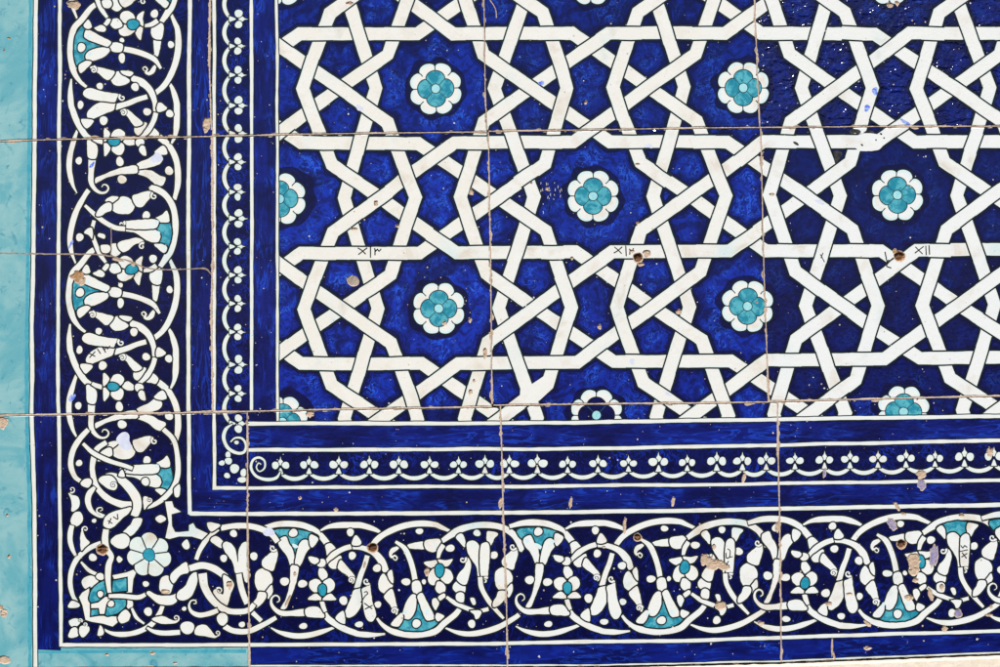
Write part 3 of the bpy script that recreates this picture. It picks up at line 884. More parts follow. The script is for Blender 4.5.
for a in ((2, 423, 6, 6), (4, 613, 3.4, 5), (1, 608, 3, 3), (7, 515, 1.6, 1.6), (9, 556, 1.8, 2.2), (4, 50, 1.2, 1.4), (9, 38, 2, 1.2), (107, 654.5, 2.2, 1.6), (152.5, 653, 3, 2), (175, 663, 2, 1.6), (4, 660, 7, 4)):
    chip((a[0], a[1]), a[2], a[3])
# crude chipping around some nail holes
chip((77.5, 276.5), 6.6, 6.6, 'rust', 0, .8, .3); chip((82, 282), 3, 4.5, 'chip', .4, .8)
hole((638, 257.8), 4.8, 1); chip((647.5, 254), 3.4, 3.6); chip((640, 264.5), 2.6, 2); hole((899.5, 256.3), 5.2, 2)
chip((894.5, 251), 1.8, 3, 'rust', .2, .4); hole((102.2, 549.6), 5.3, 3); hole((372.6, 548), 4.9, 4); hole((637.6, 537.4), 3.8, 5); hole((901.6, 544), 4.6, 6)

# hairline crack across the left middle tile
cr = catmull([(-40, 254), (0, 253.3), (50, 254), (92, 254.3), (112, 256.5), (122, 259), (132, 262), (142, 266.5), (158, 269.5), (190, 269), (205, 268.6), (211, 274)], False, 3)
cr = [p + np.array([0, nz(p[0] * .3, 3, 1) * .7]) for p in cr]
add(stroke_poly(cr, 1.3, 0, 1.0), 'crack', ('hairline_crack', 1, None))
add(stroke_poly(catmull([(111, 227), (111.3, 240), (111, 256)], False, 4), .9, 0, .5), 'crack', ('hairline_crack', 1, None))
chip((118, 260), 6, 1.6, 'chip', .2, .3); chip((133, 264), 2.2, 2.4, 'chip', .2, .5)
add(stroke_poly(catmull([(490, 0), (494, 6), (496, 11), (496.4, 18)], False, 2), .9, 0, .3), 'chip_rim', ('hairline_crack', 2, None))
# tiny pits, many; one part per tile
PITS = []


def pit(x, y, r, m='chip_rim'):
    n = 5
    a0 = random.random() * 6
    pts = [(x + r * random.uniform(.6, 1.2) * math.cos(a0 + 2 * math.pi * k / n), y + r * random.uniform(.6, 1.2) * math.sin(a0 + 2 * math.pi * k / n)) for k in range(n)]
    add(pts, m, ('pitting', 0, None))


for _ in range(1300):
    x, y = random.uniform(-50, 1030), random.uniform(-140, 662)
    r = random.choice([.3, .35, .35, .4, .45, .5, .6, .7, 1.0])
    if y > 540 and x > 250 and random.random() < .5: r *= 1.3
    pit(x, y, r, random.choice(['chip_rim', 'chip', 'pitwhite', 'pitwhite']))
for _ in range(22):       # cluster of scratches beside one rosette
    x, y = random.gauss(549, 6), random.gauss(190, 8)
    add(stroke_poly([(x, y), (x + random.uniform(-.6, .6), y + random.uniform(1, 3))], .55, 0), 'pitwhite', ('pitting', 0, None))

# ------------------------------------------------------------------ tiles
R0 = -144


def L(*p): return list(p)


s1 = [(-62, 143), (0, 141.6), (33, 140.2), (120, 138.2), (211, 136.6)]        # row seam 1, left tile
s1b = [(212.5, 136.0), (250, 135.6), (300, 134.3), (400, 133), (487, 132)]
s1c = [(488.5, 131.4), (600, 129.8), (700, 128), (759, 127.6)]
s1d = [(760.4, 127.6), (880, 126.6), (1000, 126.4), (1036, 126)]
s2 = [(-62, 416.5), (0, 415.6), (33, 415), (120, 413.6), (180, 413.2), (211.5, 411.2)]
s2b = [(213, 412), (250, 411.6), (310, 410), (400, 408.4), (492, 407)]
s2c = [(493.5, 405.4), (620, 403.8), (700, 403.2), (768.4, 402.2)]
s2d = [(769.8, 401.8), (860, 399.4), (1000, 396), (1036, 395)]
gp = .75
up = lambda s: [(x, y - gp) for x, y in s]
dn = lambda s: [(x, y + gp) for x, y in s]
e_ab0 = [(210.2, R0), (210, 0), (209.2, 60), (211.4, 130)]
e_bc0 = [(483.8, R0), (484, 0), (485.4, 100), (487, 130)]
e_cd0 = [(754, R0), (754.6, 0), (757.4, 70), (759.8, 127)]
e_ab1 = [(212, 137), (212.6, 250), (211.3, 317), (212.6, 411)]
e_bc1 = [(488.4, 132), (490.6, 260), (492.2, 404)]
e_cd1 = [(760.8, 128), (764, 270), (768.8, 402)]
sh = lambda e, d: [(x + d, y) for x, y in e]
g2 = .7
s2row = [(-62, 416.5), (0, 415.6), (33, 415), (120, 413.6), (180, 413.2), (246, 411.8)]
e_ab2 = [(247.2, 411), (247.6, 460), (247.4, 520), (248.8, 600), (249.6, 667), (249.8, 675)]
e_bc2 = [(500.4, 406), (502, 460), (503.4, 520), (506.4, 600), (507.4, 668)]
e_cd2 = [(777.6, 402), (778.6, 470), (779.6, 510), (781, 600), (781.4, 662)]
TILES = []


def tile(name, top, right, bottom, left, label):
    """each side is a list of points; outline runs top (l>r), right (t>b), bottom (r>l), left (b>t)"""
    def clip(seg): return seg
    poly = list(top) + list(right)[1:-1] + list(bottom)[::-1] + list(left)[::-1][1:-1]
    TILES.append((name, poly, label))


BT = lambda a, b: [(a, R0), (b, R0)]
c0, c1, c2, c3 = (-62, None), None, None, None
low = lambda a, b, d=0: [(x, interp(L6, x) + 1.6 + d) for x in np.linspace(a, b, 8)]


def rng(s, a, b):
    xs = [a] + [p[0] for p in s if a + 3 < p[0] < b - 3] + [b]
    return [(x, interp(s, x)) for x in xs]


tile('glazed_tile', BT(-62, 209.6), sh(e_ab0, -g2), rng(up(s1), -62, 210.8), [(-62, 0), (-62, 50), (-62, 100)], 'topmost tile of the left column, turquoise palmette near its top and scalloped chain at right')
tile('glazed_tile', BT(211, 483.1), sh(e_bc0, -g2), rng(up(s1b), 212.1, 486.3), sh(e_ab0, g2), 'upper strapwork tile with one whole turquoise rosette, beside the vertical scalloped chain')
tile('glazed_tile', BT(484.5, 753.4), sh(e_cd0, -g2), rng(up(s1c), 487.7, 759.1), sh(e_bc0, g2), 'upper strapwork tile in the middle, half a rosette cut by its right seam')
tile('glazed_tile', BT(754.8, 1036), [(1036, 0), (1036, 50), (1036, 120)], rng(up(s1d), 760.5, 1036), sh(e_cd0, g2), 'upper right strapwork tile with rippled dark blue glaze')
tile('glazed_tile', rng(dn(s1), -62, 211.3), sh(e_ab1, -g2), rng(up(s2), -62, 211.9), [(-62, 150), (-62, 250), (-62, 400)], 'left column middle tile with a hairline crack across its vine scroll')
tile('glazed_tile', rng(dn(s1b), 212.7, 487.7), sh(e_bc1, -g2), rng(up(s2b), 213.3, 491.5), sh(e_ab1, g2), 'middle row strapwork tile with an oval grey chip beside its left border')
tile('glazed_tile', rng(dn(s1c), 489.1, 760.1), sh(e_cd1, -g2), rng(up(s2c), 492.9, 768.1), sh(e_bc1, g2), 'middle row strapwork tile with a rusty nail hole right of its pen inscription')
tile('glazed_tile', rng(dn(s1d), 761.5, 1036), [(1036, 150), (1036, 250), (1036, 380)], rng(up(s2d), 769.5, 1036), sh(e_cd1, g2), 'middle row right tile with very white bands and a black smudge at its upper edge')
tile('glazed_tile', rng(dn(s2row), -62, 246.5), sh(e_ab2, -g2), [(-62, 668.5), (50, 667.8), (150, 667.2), (248.9, 667)], [(-62, 430), (-62, 500), (-62, 650)], 'corner tile where the vine scroll turns around a large white flower')
tile('glazed_tile', rng(dn(s2b), 247.9, 499.7), sh(e_bc2, -g2), low(250.3, 506.7), sh(e_ab2, g2), 'lower border tile right of the corner tile, with a spiral starting its scalloped chain')
tile('glazed_tile', rng(dn(s2c), 501.1, 776.9), sh(e_cd2, -g2), low(508.1, 780.7), sh(e_bc2, g2), 'lower border tile with a big tan chip near the right end of its vine scroll')
tile('glazed_tile', rng(dn(s2d), 778.3, 1036), [(1036, 420), (1036, 500), (1036, 600)], low(782.1, 1036), sh(e_cd2, g2), 'lower right border tile worn by many tan and violet chips')
TINT = {0: (.45, .55), 1: (.40, .30), 2: (.5, .55), 3: (.85, .75), 4: (.35, .85), 5: (.35, .05), 6: (.6, .2), 7: (1., .95), 8: (.35, .65), 9: (.35, .4), 10: (.7, .25), 11: (.9, .5)}
RIP = {2: .14, 3: .80, 7: .10, 1: .06, 11: .10}


# ------------------------------------------------------------------ materials
MATS = {}


def nodes(name):
    m = bpy.data.materials.new(name); m.use_nodes = True
    nt = m.node_tree
    b = nt.nodes['Principled BSDF']
    MATS[name] = m
    return m, nt, b


def N(nt, t, **k):
    n = nt.nodes.new(t)
    for a, v in k.items():
        if a in n.inputs.keys(): n.inputs[a].default_value = v
        else: setattr(n, a, v)
    return n


def mixc(nt, fac, a, b):
    n = nt.nodes.new('ShaderNodeMix'); n.data_type = 'RGBA'
    for s, v in ((n.inputs[0], fac), (n.inputs[6], a), (n.inputs[7], b)):
        if isinstance(v, (tuple, list)): s.default_value = (*v, 1)
        elif isinstance(v, (int, float)): s.default_value = v
        else: nt.links.new(v, s)
    return n.outputs[2]


def ramp(nt, src, a, b):
    n = N(nt, 'ShaderNodeMapRange'); n.interpolation_type = 'SMOOTHSTEP'
    n.inputs[1].default_value = a; n.inputs[2].default_value = b
    nt.links.new(src, n.inputs[0])
    return n.outputs[0]


def noise_(nt, co, scale, detail=4, rough=.55, dist=0.0, stretch=(1, 1, 1)):
    mp = N(nt, 'ShaderNodeMapping'); mp.inputs['Scale'].default_value = stretch
    nt.links.new(co, mp.inputs[0])
    n = N(nt, 'ShaderNodeTexNoise'); n.inputs['Scale'].default_value = scale
    n.inputs['Detail'].default_value = detail; n.inputs['Roughness'].default_value = rough; n.inputs['Distortion'].default_value = dist
    nt.links.new(mp.outputs[0], n.inputs['Vector'])
    return n.outputs['Fac']


def glaze(name, cols, scale=60, stretch=(1, 1, 1), lo=.35, hi=.65, dist=0.6, rough=.16, speck=.0, tint=None, fine=None, brush=None, sp2=None, bumpk=1.0, ripple=.12, dirt=None):
    """cols = two or three albedos mixed by noise; tint=(colour, channel) shifted per tile"""
    m, nt, b = nodes(name)
    tc = N(nt, 'ShaderNodeTexCoord'); co = tc.outputs['Object']
    oi = N(nt, 'ShaderNodeObjectInfo')
    n1 = noise_(nt, co, scale, 5, .6, dist, stretch)
    c = mixc(nt, ramp(nt, n1, lo, hi), cols[0], cols[1])
    if len(cols) > 2:
        n2 = noise_(nt, co, scale * 2.7, 3, .6, dist * 1.5, stretch)
        c = mixc(nt, ramp(nt, n2, .56, .74), c, cols[2])
    if brush:
        n4 = noise_(nt, co, brush[1], 3, .55, 2.2, stretch)
        sb = N(nt, 'ShaderNodeMath', operation='SUBTRACT'); nt.links.new(n4, sb.inputs[0]); sb.inputs[1].default_value = .5
        ab = N(nt, 'ShaderNodeMath', operation='ABSOLUTE'); nt.links.new(sb.outputs[0], ab.inputs[0])
        rd = ramp(nt, ab.outputs[0], brush[2], 0.0)
        n5 = ramp(nt, noise_(nt, co, brush[1] * .45, 2, .5), .42, .62)
        mu0 = N(nt, 'ShaderNodeMath', operation='MULTIPLY'); nt.links.new(rd, mu0.inputs[0]); nt.links.new(n5, mu0.inputs[1])
        c = mixc(nt, mu0.outputs[0], c, brush[0])
    sc = N(nt, 'ShaderNodeSeparateColor'); nt.links.new(oi.outputs['Color'], sc.inputs[0])
    if tint:
        mm = N(nt, 'ShaderNodeMath', operation='MULTIPLY'); nt.links.new(sc.outputs[tint[1]], mm.inputs[0]); mm.inputs[1].default_value = tint[2]
        c = mixc(nt, mm.outputs[0], c, tint[0])
    if ripple > .5:      # cobalt laid on thicker in places
        n8 = noise_(nt, co, 21, 3, .6, 1.2)
        k8 = N(nt, 'ShaderNodeMath', operation='MULTIPLY'); nt.links.new(ramp(nt, n8, .46, .66), k8.inputs[0]); k8.inputs[1].default_value = .72
        c = mixc(nt, k8.outputs[0], c, NV)
    if dirt:
        n6 = noise_(nt, co, 28, 5, .62, .5)
        c = mixc(nt, ramp(nt, n6, .52, .80), c, dirt)
        n7 = noise_(nt, co, 17, 3, .5, .3)
        c = mixc(nt, ramp(nt, n7, .58, .85), c, (.62, .76, .78))
    if fine:
        n3 = noise_(nt, co, 900, 2, .5)
        c = mixc(nt, ramp(nt, n3, .58, .8), c, fine)
    if speck:
        v = N(nt, 'ShaderNodeTexVoronoi'); v.inputs['Scale'].default_value = 210; nt.links.new(co, v.inputs['Vector'])
        d = ramp(nt, v.outputs['Distance'], .12, .05)
        s = N(nt, 'ShaderNodeSeparateColor'); nt.links.new(v.outputs['Color'], s.inputs[0])
        t = N(nt, 'ShaderNodeMath', operation='LESS_THAN'); nt.links.new(s.outputs[0], t.inputs[0]); t.inputs[1].default_value = speck
        mu = N(nt, 'ShaderNodeMath', operation='MULTIPLY'); nt.links.new(d, mu.inputs[0]); nt.links.new(t.outputs[0], mu.inputs[1])
        c = mixc(nt, mu.outputs[0], c, sp2 or (.55, .45, .36))
    nt.links.new(c, b.inputs['Base Color'])
    rn = noise_(nt, co, 45, 4, .6)
    rr = N(nt, 'ShaderNodeMapRange'); nt.links.new(rn, rr.inputs[0]); rr.inputs[1].default_value = .3; rr.inputs[2].default_value = .7
    rr.inputs[3].default_value = rough if ripple < .5 else .10; rr.inputs[4].default_value = rough + .16 if ripple < .5 else .2
    nt.links.new(rr.outputs[0], b.inputs['Roughness'])
    # orange-peel glaze; rippled on the tile whose blue channel is set
    h1 = noise_(nt, co, 260, 2, .5, .3)
    h2 = noise_(nt, co, 22, 2, .5)
    if ripple > .5:      # long brush-like ripples frozen in the glaze
        h3 = noise_(nt, co, 120, 2, .45, .8, (.7, 1, 1.3))
        m3 = N(nt, 'ShaderNodeMath', operation='MULTIPLY'); nt.links.new(h3, m3.inputs[0]); nt.links.new(sc.outputs[2], m3.inputs[1])
        m4 = N(nt, 'ShaderNodeMath', operation='MULTIPLY_ADD'); nt.links.new(m3.outputs[0], m4.inputs[0]); m4.inputs[1].default_value = 2.6; nt.links.new(h1, m4.inputs[2])
        h1 = m4.outputs[0]
    ad = N(nt, 'ShaderNodeMath', operation='MULTIPLY_ADD'); nt.links.new(h2, ad.inputs[0]); ad.inputs[1].default_value = 3.0; nt.links.new(h1, ad.inputs[2])
    st = N(nt, 'ShaderNodeMath', operation='MULTIPLY_ADD'); nt.links.new(sc.outputs[2], st.inputs[0]); st.inputs[1].default_value = ripple; st.inputs[2].default_value = (.14 if ripple < .5 else .07) * bumpk
    bp = N(nt, 'ShaderNodeBump'); bp.inputs['Distance'].default_value = .0006 if ripple < .5 else .0013
    nt.links.new(st.outputs[0], bp.inputs['Strength']); nt.links.new(ad.outputs[0], bp.inputs['Height'])
    nt.links.new(bp.outputs[0], b.inputs['Normal'])
    b.inputs['IOR'].default_value = 1.5
    if ripple > .5:
        sp = N(nt, 'ShaderNodeMath', operation='MULTIPLY_ADD'); nt.links.new(sc.outputs[2], sp.inputs[0]); sp.inputs[1].default_value = .4; sp.inputs[2].default_value = .3
        nt.links.new(sp.outputs[0], b.inputs['Specular IOR Level'])
    b.inputs['Specular IOR Level'].default_value = .3
    return m


NV = (.0030, .0038, .040); NV2 = (.006, .010, .12); CB = (.008, .028, .36); CB2 = (.022, .10, .72)
BR = (.026, .13, .82)
glaze('blue_field', [(.005, .012, .16), (.007, .030, .40), (.011, .045, .52)], 75, dist=2.4, lo=.40, hi=.60, speck=.04, tint=(NV, 1, .8), brush=(BR, 85, .05), ripple=.9)
glaze('blue_mid', [(.004, .008, .10), (.006, .022, .30), CB], 80, dist=2.0, lo=.4, hi=.62, speck=.04, tint=(NV, 1, .75), brush=((.01, .05, .5), 85, .04), ripple=.9)
glaze('navy', [NV, (.004, .007, .085), (.006, .016, .21)], 70, dist=1.6, speck=.04, tint=(NV, 1, .6), ripple=.9)
glaze('navy_border', [NV, (.0035, .006, .07), (.005, .015, .20)], 38, dist=1.8, lo=.45, hi=.7, speck=.07, tint=(NV, 1, .6), brush=((.006, .018, .24), 34, .05), ripple=.9)
glaze('navy_chain', [(.004, .008, .10), NV, (.007, .024, .32)], 45, dist=1.6, speck=.06, tint=(NV, 1, .6), brush=((.008, .04, .48), 60, .05), ripple=.9)
glaze('streak_h', [(.006, .015, .21), (.004, .007, .09), (.008, .030, .40)], 45, (.24, 1, 1.5), lo=.40, hi=.62, dist=.7, speck=.08, tint=(NV, 1, .5), brush=((.012, .06, .55), 60, .05), ripple=.9)
glaze('streak_v', [(.006, .014, .19), (.004, .007, .085), (.008, .026, .35)], 45, (1.5, 1, .24), lo=.40, hi=.62, dist=.7, speck=.07, tint=(NV, 1, .5), brush=((.012, .06, .55), 60, .05), ripple=.9)
CR = (.80, .755, .665); CW = (.80, .835, .86)
glaze('cream', [CR, (.83, .80, .74), (.74, .66, .54)], 35, rough=.24, speck=.09, tint=(CW, 0, .85), fine=(.76, .69, .60), sp2=(.42, .30, .2), dirt=(.66, .57, .47))
glaze('cream2', [CR, (.80, .80, .75), (.72, .78, .72)], 60, rough=.22, speck=.12, tint=(CW, 0, .7), sp2=(.45, .32, .24), dirt=(.66, .57, .47))
glaze('white', [(.82, .79, .72), (.80, .82, .79), (.72, .82, .82)], 40, rough=.22, speck=.08, tint=(CW, 0, .7), fine=(.80, .75, .68), sp2=(.45, .32, .22), dirt=(.66, .57, .47))
glaze('white2', [(.76, .82, .77), (.66, .78, .76), (.82, .82, .76)], 70, rough=.2, speck=.04, tint=(CW, 0, .5), dirt=(.66, .57, .47))
glaze('pale', [(.66, .80, .78), (.76, .80, .76), (.56, .76, .78)], 60, rough=.2, speck=.03, tint=(CW, 0, .4))
glaze('paleblue', [(.64, .80, .84), (.70, .83, .84)], 60, rough=.2)
glaze('turquoise', [(.018, .24, .35), (.10, .44, .53), (.008, .15, .26)], 110, rough=.16, speck=.02, lo=.4, hi=.6)
glaze('turquoise2', [(.012, .25, .38), (.04, .34, .46)], 120, rough=.16)
glaze('tq_light', [(.40, .74, .78), (.30, .66, .74)], 120, rough=.16)
glaze('tq_strip', [(.13, .40, .47), (.27, .51, .54), (.07, .30, .40)], 24, rough=.2, speck=.06, dist=1.0, fine=(.22, .56, .62), sp2=(.5, .36, .26))
glaze('tq_deep', [(.05, .33, .46), (.09, .40, .50), (.03, .25, .38)], 60, rough=.18, dist=1.0)
glaze('lilac', [(.62, .66, .84), (.72, .75, .86)], 120, rough=.2)
glaze('bleed', [(.10, .18, .75), (.40, .50, .86)], 300, rough=.2, lo=.42, hi=.58)
glaze('line', [(.004, .008, .010), (.010, .018, .016)], 200, rough=.3)
glaze('line_soft', [(.012, .07, .10), (.02, .10, .14)], 200, rough=.3)
glaze('soot', [(.008, .010, .012), (.05, .05, .05)], 200, rough=.5)


def rough_mat(name, a, b_, sc=160, rough=.9, bump=.8, bd=.001):
    m, nt, b = nodes(name)
    tc = N(nt, 'ShaderNodeTexCoord'); co = tc.outputs['Object']
    n1 = noise_(nt, co, sc, 6, .65)
    n2 = noise_(nt, co, sc * .2, 4, .6)
    c = mixc(nt, ramp(nt, n1, .35, .65), a, b_)
    c = mixc(nt, ramp(nt, n2, .5, .8), c, tuple(x * .72 for x in a))
    nt.links.new(c, b.inputs['Base Color']); b.inputs['Roughness'].default_value = rough
    bp = N(nt, 'ShaderNodeBump'); bp.inputs['Strength'].default_value = bump; bp.inputs['Distance'].default_value = bd
    nt.links.new(n1, bp.inputs['Height']); nt.links.new(bp.outputs[0], b.inputs['Normal'])


rough_mat('chip', (.50, .36, .25), (.62, .48, .36), 500)
rough_mat('chip_rim', (.62, .52, .42), (.46, .33, .24), 700)
rough_mat('chip_grey', (.36, .30, .25), (.46, .38, .30), 350)
rough_mat('chip_violet', (.22, .20, .42), (.44, .38, .46), 420)
rough_mat('rust', (.34, .17, .07), (.52, .32, .17), 500)
rough_mat('rust_dark', (.13, .06, .03), (.24, .12, .06), 500)
rough_mat('crack', (.40, .31, .24), (.24, .18, .15), 300)
rough_mat('pitwhite', (.72, .70, .70), (.6, .58, .56), 300)
rough_mat('bisque', (.60, .47, .35), (.70, .57, .44), 300)
rough_mat('mortar', (.52, .40, .31), (.64, .52, .42), 420)
rough_mat('plaster', (.72, .62, .50), (.78, .70, .60), 120)
MNAMES = list(MATS)


# ------------------------------------------------------------------ build a tile from the painting
def winding_mask(loops, pts):
    w = np.zeros(len(pts), int)
    X, Y = pts[:, 0][:, None], pts[:, 1][:, None]
    for l in loops:
        a = l; b = np.roll(l, -1, 0)
        ax, ay, bx, by = a[:, 0], a[:, 1], b[:, 0], b[:, 1]
        for s in range(0, len(pts), 4000):
            x, y = X[s:s + 4000], Y[s:s + 4000]
            isl = (bx - ax) * (y - ay) - (x - ax) * (by - ay)
            u = (ay <= y) & (by > y) & (isl > 0)
            d = (ay > y) & (by <= y) & (isl < 0)
            w[s:s + 4000] += u.sum(1) - d.sum(1)
    return w != 0


def rag_edge(poly, step=5, amp=.35):
    out = []
    n = len(poly)
    for i in range(n):
        a = np.array(poly[i], float); b = np.array(poly[(i + 1) % n], float)
        L_ = np.linalg.norm(b - a); m = max(1, int(L_ / step))
        for k in range(m):
            p = a + (b - a) * k / m
            p = p + np.array([nz(p[0] * .09, p[1] * .09, 21), nz(p[0] * .09, p[1] * .09, 31)]) * amp * 2
            out.append(p)
    return np.array(out)


def to3(x, y, d, cx_, cy_):
    return ((x - cx_) * MM, d * MM, (cy_ - y) * MM)


def build_tile(idx, name, poly, label):
    out = rag_edge(poly)
    inn = offset_closed(out, -.9)
    mn, mx = out.min(0), out.max(0)
    cxx, cyy = (mn + mx) / 2
    shapes = [s for s in SH if s[3][0] < mx[0] and s[4][0] > mn[0] and s[3][1] < mx[1] and s[4][1] > mn[1]]
    # edge wear: little bites of bare clay along the seams of this tile
    rs = random.Random(100 + idx)
    wear = []
    for k in range(0, len(out)):
        if rs.random() < .22:
            c = out[k]; r = rs.uniform(.6, 1.7) * (1.6 if rs.random() < .12 else 1)
            an = rs.random() * 6
            tdir = out[(k + 1) % len(out)] - out[k]; tdir /= max(np.linalg.norm(tdir), 1e-6)
            nd = np.array([-tdir[1], tdir[0]])
            pts = [c + tdir * math.cos(a) * r * rs.uniform(1.2, 2.6) + nd * math.sin(a) * r * rs.uniform(.6, 1.1) for a in np.linspace(0, 2 * math.pi, 9)[:-1]]
            p = np.array(pts)
            wear.append(([p], rs.choice(['chip_rim', 'chip', 'chip_rim', 'mortar']), ('edge_wear', 0, None), p.min(0), p.max(0)))
    shapes = shapes + wear
    verts, edges = [], []
    def loop(l):
        s = len(verts)
        verts.extend([Vector((float(p[0]), float(p[1]))) for p in l])
        n = len(l)
        edges.extend([(s + i, s + (i + 1) % n) for i in range(n)])
    loop(out); loop(inn)
    for s in shapes:
        for l in s[0]:
            keep = l
            if len(l) < 3: continue
            # long shapes: only keep the edges close to this tile
            n = len(l)
            nxt = np.roll(l, -1, 0)
            lo = np.minimum(l, nxt); hi = np.maximum(l, nxt)
            ok = (lo[:, 0] < mx[0] + 1) & (hi[:, 0] > mn[0] - 1) & (lo[:, 1] < mx[1] + 1) & (hi[:, 1] > mn[1] - 1)
            if ok.all(): loop(l)
            else:
                for i in np.nonzero(ok)[0]:
                    b = len(verts)
                    verts.append(Vector((float(l[i][0]), float(l[i][1])))); verts.append(Vector((float(nxt[i][0]), float(nxt[i][1]))))
                    edges.append((b, b + 1))
    V2_, E2, F2, *_r = delaunay_2d_cdt(verts, edges, [], 0, 1e-4, False)
    P = np.array([(v[0], v[1]) for v in V2_]); T = np.array([tuple(f) for f in F2])
    cen = P[T].mean(1)
    inside = winding_mask([out], cen)
    T = T[inside]; cen = cen[inside]
    own = np.full(len(T), -1)
    for si, s in enumerate(shapes):
        c = np.nonzero((cen[:, 0] >= s[3][0]) & (cen[:, 0] <= s[4][0]) & (cen[:, 1] >= s[3][1]) & (cen[:, 1] <= s[4][1]))[0]
        if len(c):
            m = winding_mask(s[0], cen[c])
            own[c[m]] = si
    # depth per vertex
    D = np.zeros(len(P))
    inn_mask = winding_mask([offset_closed(inn, .02)], P)
    D[~inn_mask] = .55
    for o, dep in DENT:
        a, b = o.min(0), o.max(0)
        c = np.nonzero((P[:, 0] >= a[0]) & (P[:, 0] <= b[0]) & (P[:, 1] >= a[1]) & (P[:, 1] <= b[1]))[0]
        if len(c):
            cc = (a + b) / 2
            sh_ = [cc + (o - cc) * 1.002]
            m = winding_mask(sh_, P[c])
            for v in c[m]:
                D[v] = max(D[v], dep * (.8 + .35 * nz(P[v][0] * .8, P[v][1] * .8, 4)))
    root = bpy.data.objects.new(name, None); col.objects.link(root)
    root.location = ((cxx - 500) * MM, 0, (333.5 - cyy) * MM)
    rr = random.Random(idx * 3 + 1)
    root.rotation_euler = (R(rr.uniform(-.08, .08)), 0, R(rr.uniform(-.08, .08)))
    root.empty_display_size = .05
    tag(root, label, 'wall tile', 'glazed tiles of the panel')
    groups = {}
    for t, o in zip(T, own):
        key = shapes[o][2] if o >= 0 else G
        mat = shapes[o][1] if o >= 0 else 'navy'
        groups.setdefault(key, []).append((t, mat))
    # stray slivers of a part go to the body
    for k in [k for k in groups if k != G]:
        tri = np.array([t for t, _ in groups[k]])
        a = P[tri]
        ar = np.abs((a[:, 1, 0] - a[:, 0, 0]) * (a[:, 2, 1] - a[:, 0, 1]) - (a[:, 2, 0] - a[:, 0, 0]) * (a[:, 1, 1] - a[:, 0, 1])).sum() / 2
        if ar < (6 if k[0] not in ('inscription', 'pitting', 'edge_wear', 'chip', 'hairline_crack', 'blossom_center', 'flower_center') else .4):
            groups.setdefault(G, []).extend(groups.pop(k))
    objs = {}
    tint = (*TINT[idx], RIP.get(idx, 0.0), 1)
    def make(key):
        if key in objs: return objs[key]
        par = root
        if key[2] is not None:
            par = make(key[2]) if key[2] in groups else root
        items = groups.get(key, [])
        used = {}
        vs, fs, mi, mats = [], [], [], []
        for t, mname in items:
            if mname not in mats: mats.append(mname)
            f = []
            for v in t:
                v = int(v)
                if v not in used:
                    used[v] = len(vs)
                    vs.append(to3(P[v][0], P[v][1], D[v], cxx, cyy))
                f.append(used[v])
            fs.append(tuple(f)); mi.append(mats.index(mname))
        if key == G:        # biscuit body behind the glaze
            if 'bisque' not in mats: mats.append('bisque')
            bi = mats.index('bisque'); n = len(out); s = len(vs)
            for p in out: vs.append(to3(p[0], p[1], .55, cxx, cyy))
            for p in offset_closed(out, -.6): vs.append(to3(p[0], p[1], 14, cxx, cyy))
            for i in range(n):
                fs.append((s + i, s + (i + 1) % n, s + n + (i + 1) % n, s + n + i)); mi.append(bi)
            fs.append(tuple(s + n + i for i in range(n))); mi.append(bi)
        me_ = bpy.data.meshes.new(key[0])
        me_.from_pydata(vs, [], fs)
        for m in mats: me_.materials.append(MATS[m])
        me_.polygons.foreach_set('material_index', mi)
        # all front faces look towards -Y
        ob = bpy.data.objects.new(key[0], me_); col.objects.link(ob)
        me_.validate(); me_.update()
        if key[0] in ('pitting', 'edge_wear'): ob['kind'] = 'stuff'
        import bmesh
        bm = bmesh.new(); bm.from_mesh(me_)
        fl = [f for f in bm.faces if f.normal.y > 0 and f.calc_center_median().y < .004]
        bmesh.ops.reverse_faces(bm, faces=fl)
        bm.to_mesh(me_); bm.free()
        ob.parent = par; ob.color = tint
        objs[key] = ob
        return ob
    # order: parents with geometry first
    if G not in groups: groups[G] = []
    for key in list(groups): make(key)
    return len(T), len(objs)


tot = 0
for i, (nm, poly, lab) in enumerate(TILES):
    r_ = build_tile(i, nm, poly, lab); tot += r_[0]
    print('tile', i, r_)
print('faces', tot)


# ------------------------------------------------------------------ wall and mortar
def mesh_obj(name, vs, fs, mats, mi=None):
    me_ = bpy.data.meshes.new(name); me_.from_pydata(vs, [], fs)
    for m in mats: me_.materials.append(MATS[m])
    if mi: me_.polygons.foreach_set('material_index', mi)
    me_.update()
    o = bpy.data.objects.new(name, me_); col.objects.link(o)
    return o


def W3(x, y, d=0): return ((x - 500) * MM, d * MM, (333.5 - y) * MM)


# mortar bed: slab face 1 mm behind the glaze, rising to the plaster below the panel
vs, fs = [], []
nx, ny = 240, 190
x0, x1, y0, y1 = -64, 1038, -146, 800
for j in range(ny + 1):
    for i in range(nx + 1):
        x = x0 + (x1 - x0) * i / nx; y = y0 + (y1 - y0) * j / ny
        d = 15.2 + .6 * nz(x * .05, y * .05, 8)
        vs.append(W3(x, y, d))
for j in range(ny):
    for i in range(nx):
        a = j * (nx + 1) + i
        fs.append((a, a + nx + 1, a + nx + 2, a + 1))
o = mesh_obj('mortar_bed', vs, fs, ['mortar']); tag(o, kind='structure')
# ragged squeezed-out mortar along the joints
vs, fs = [], []


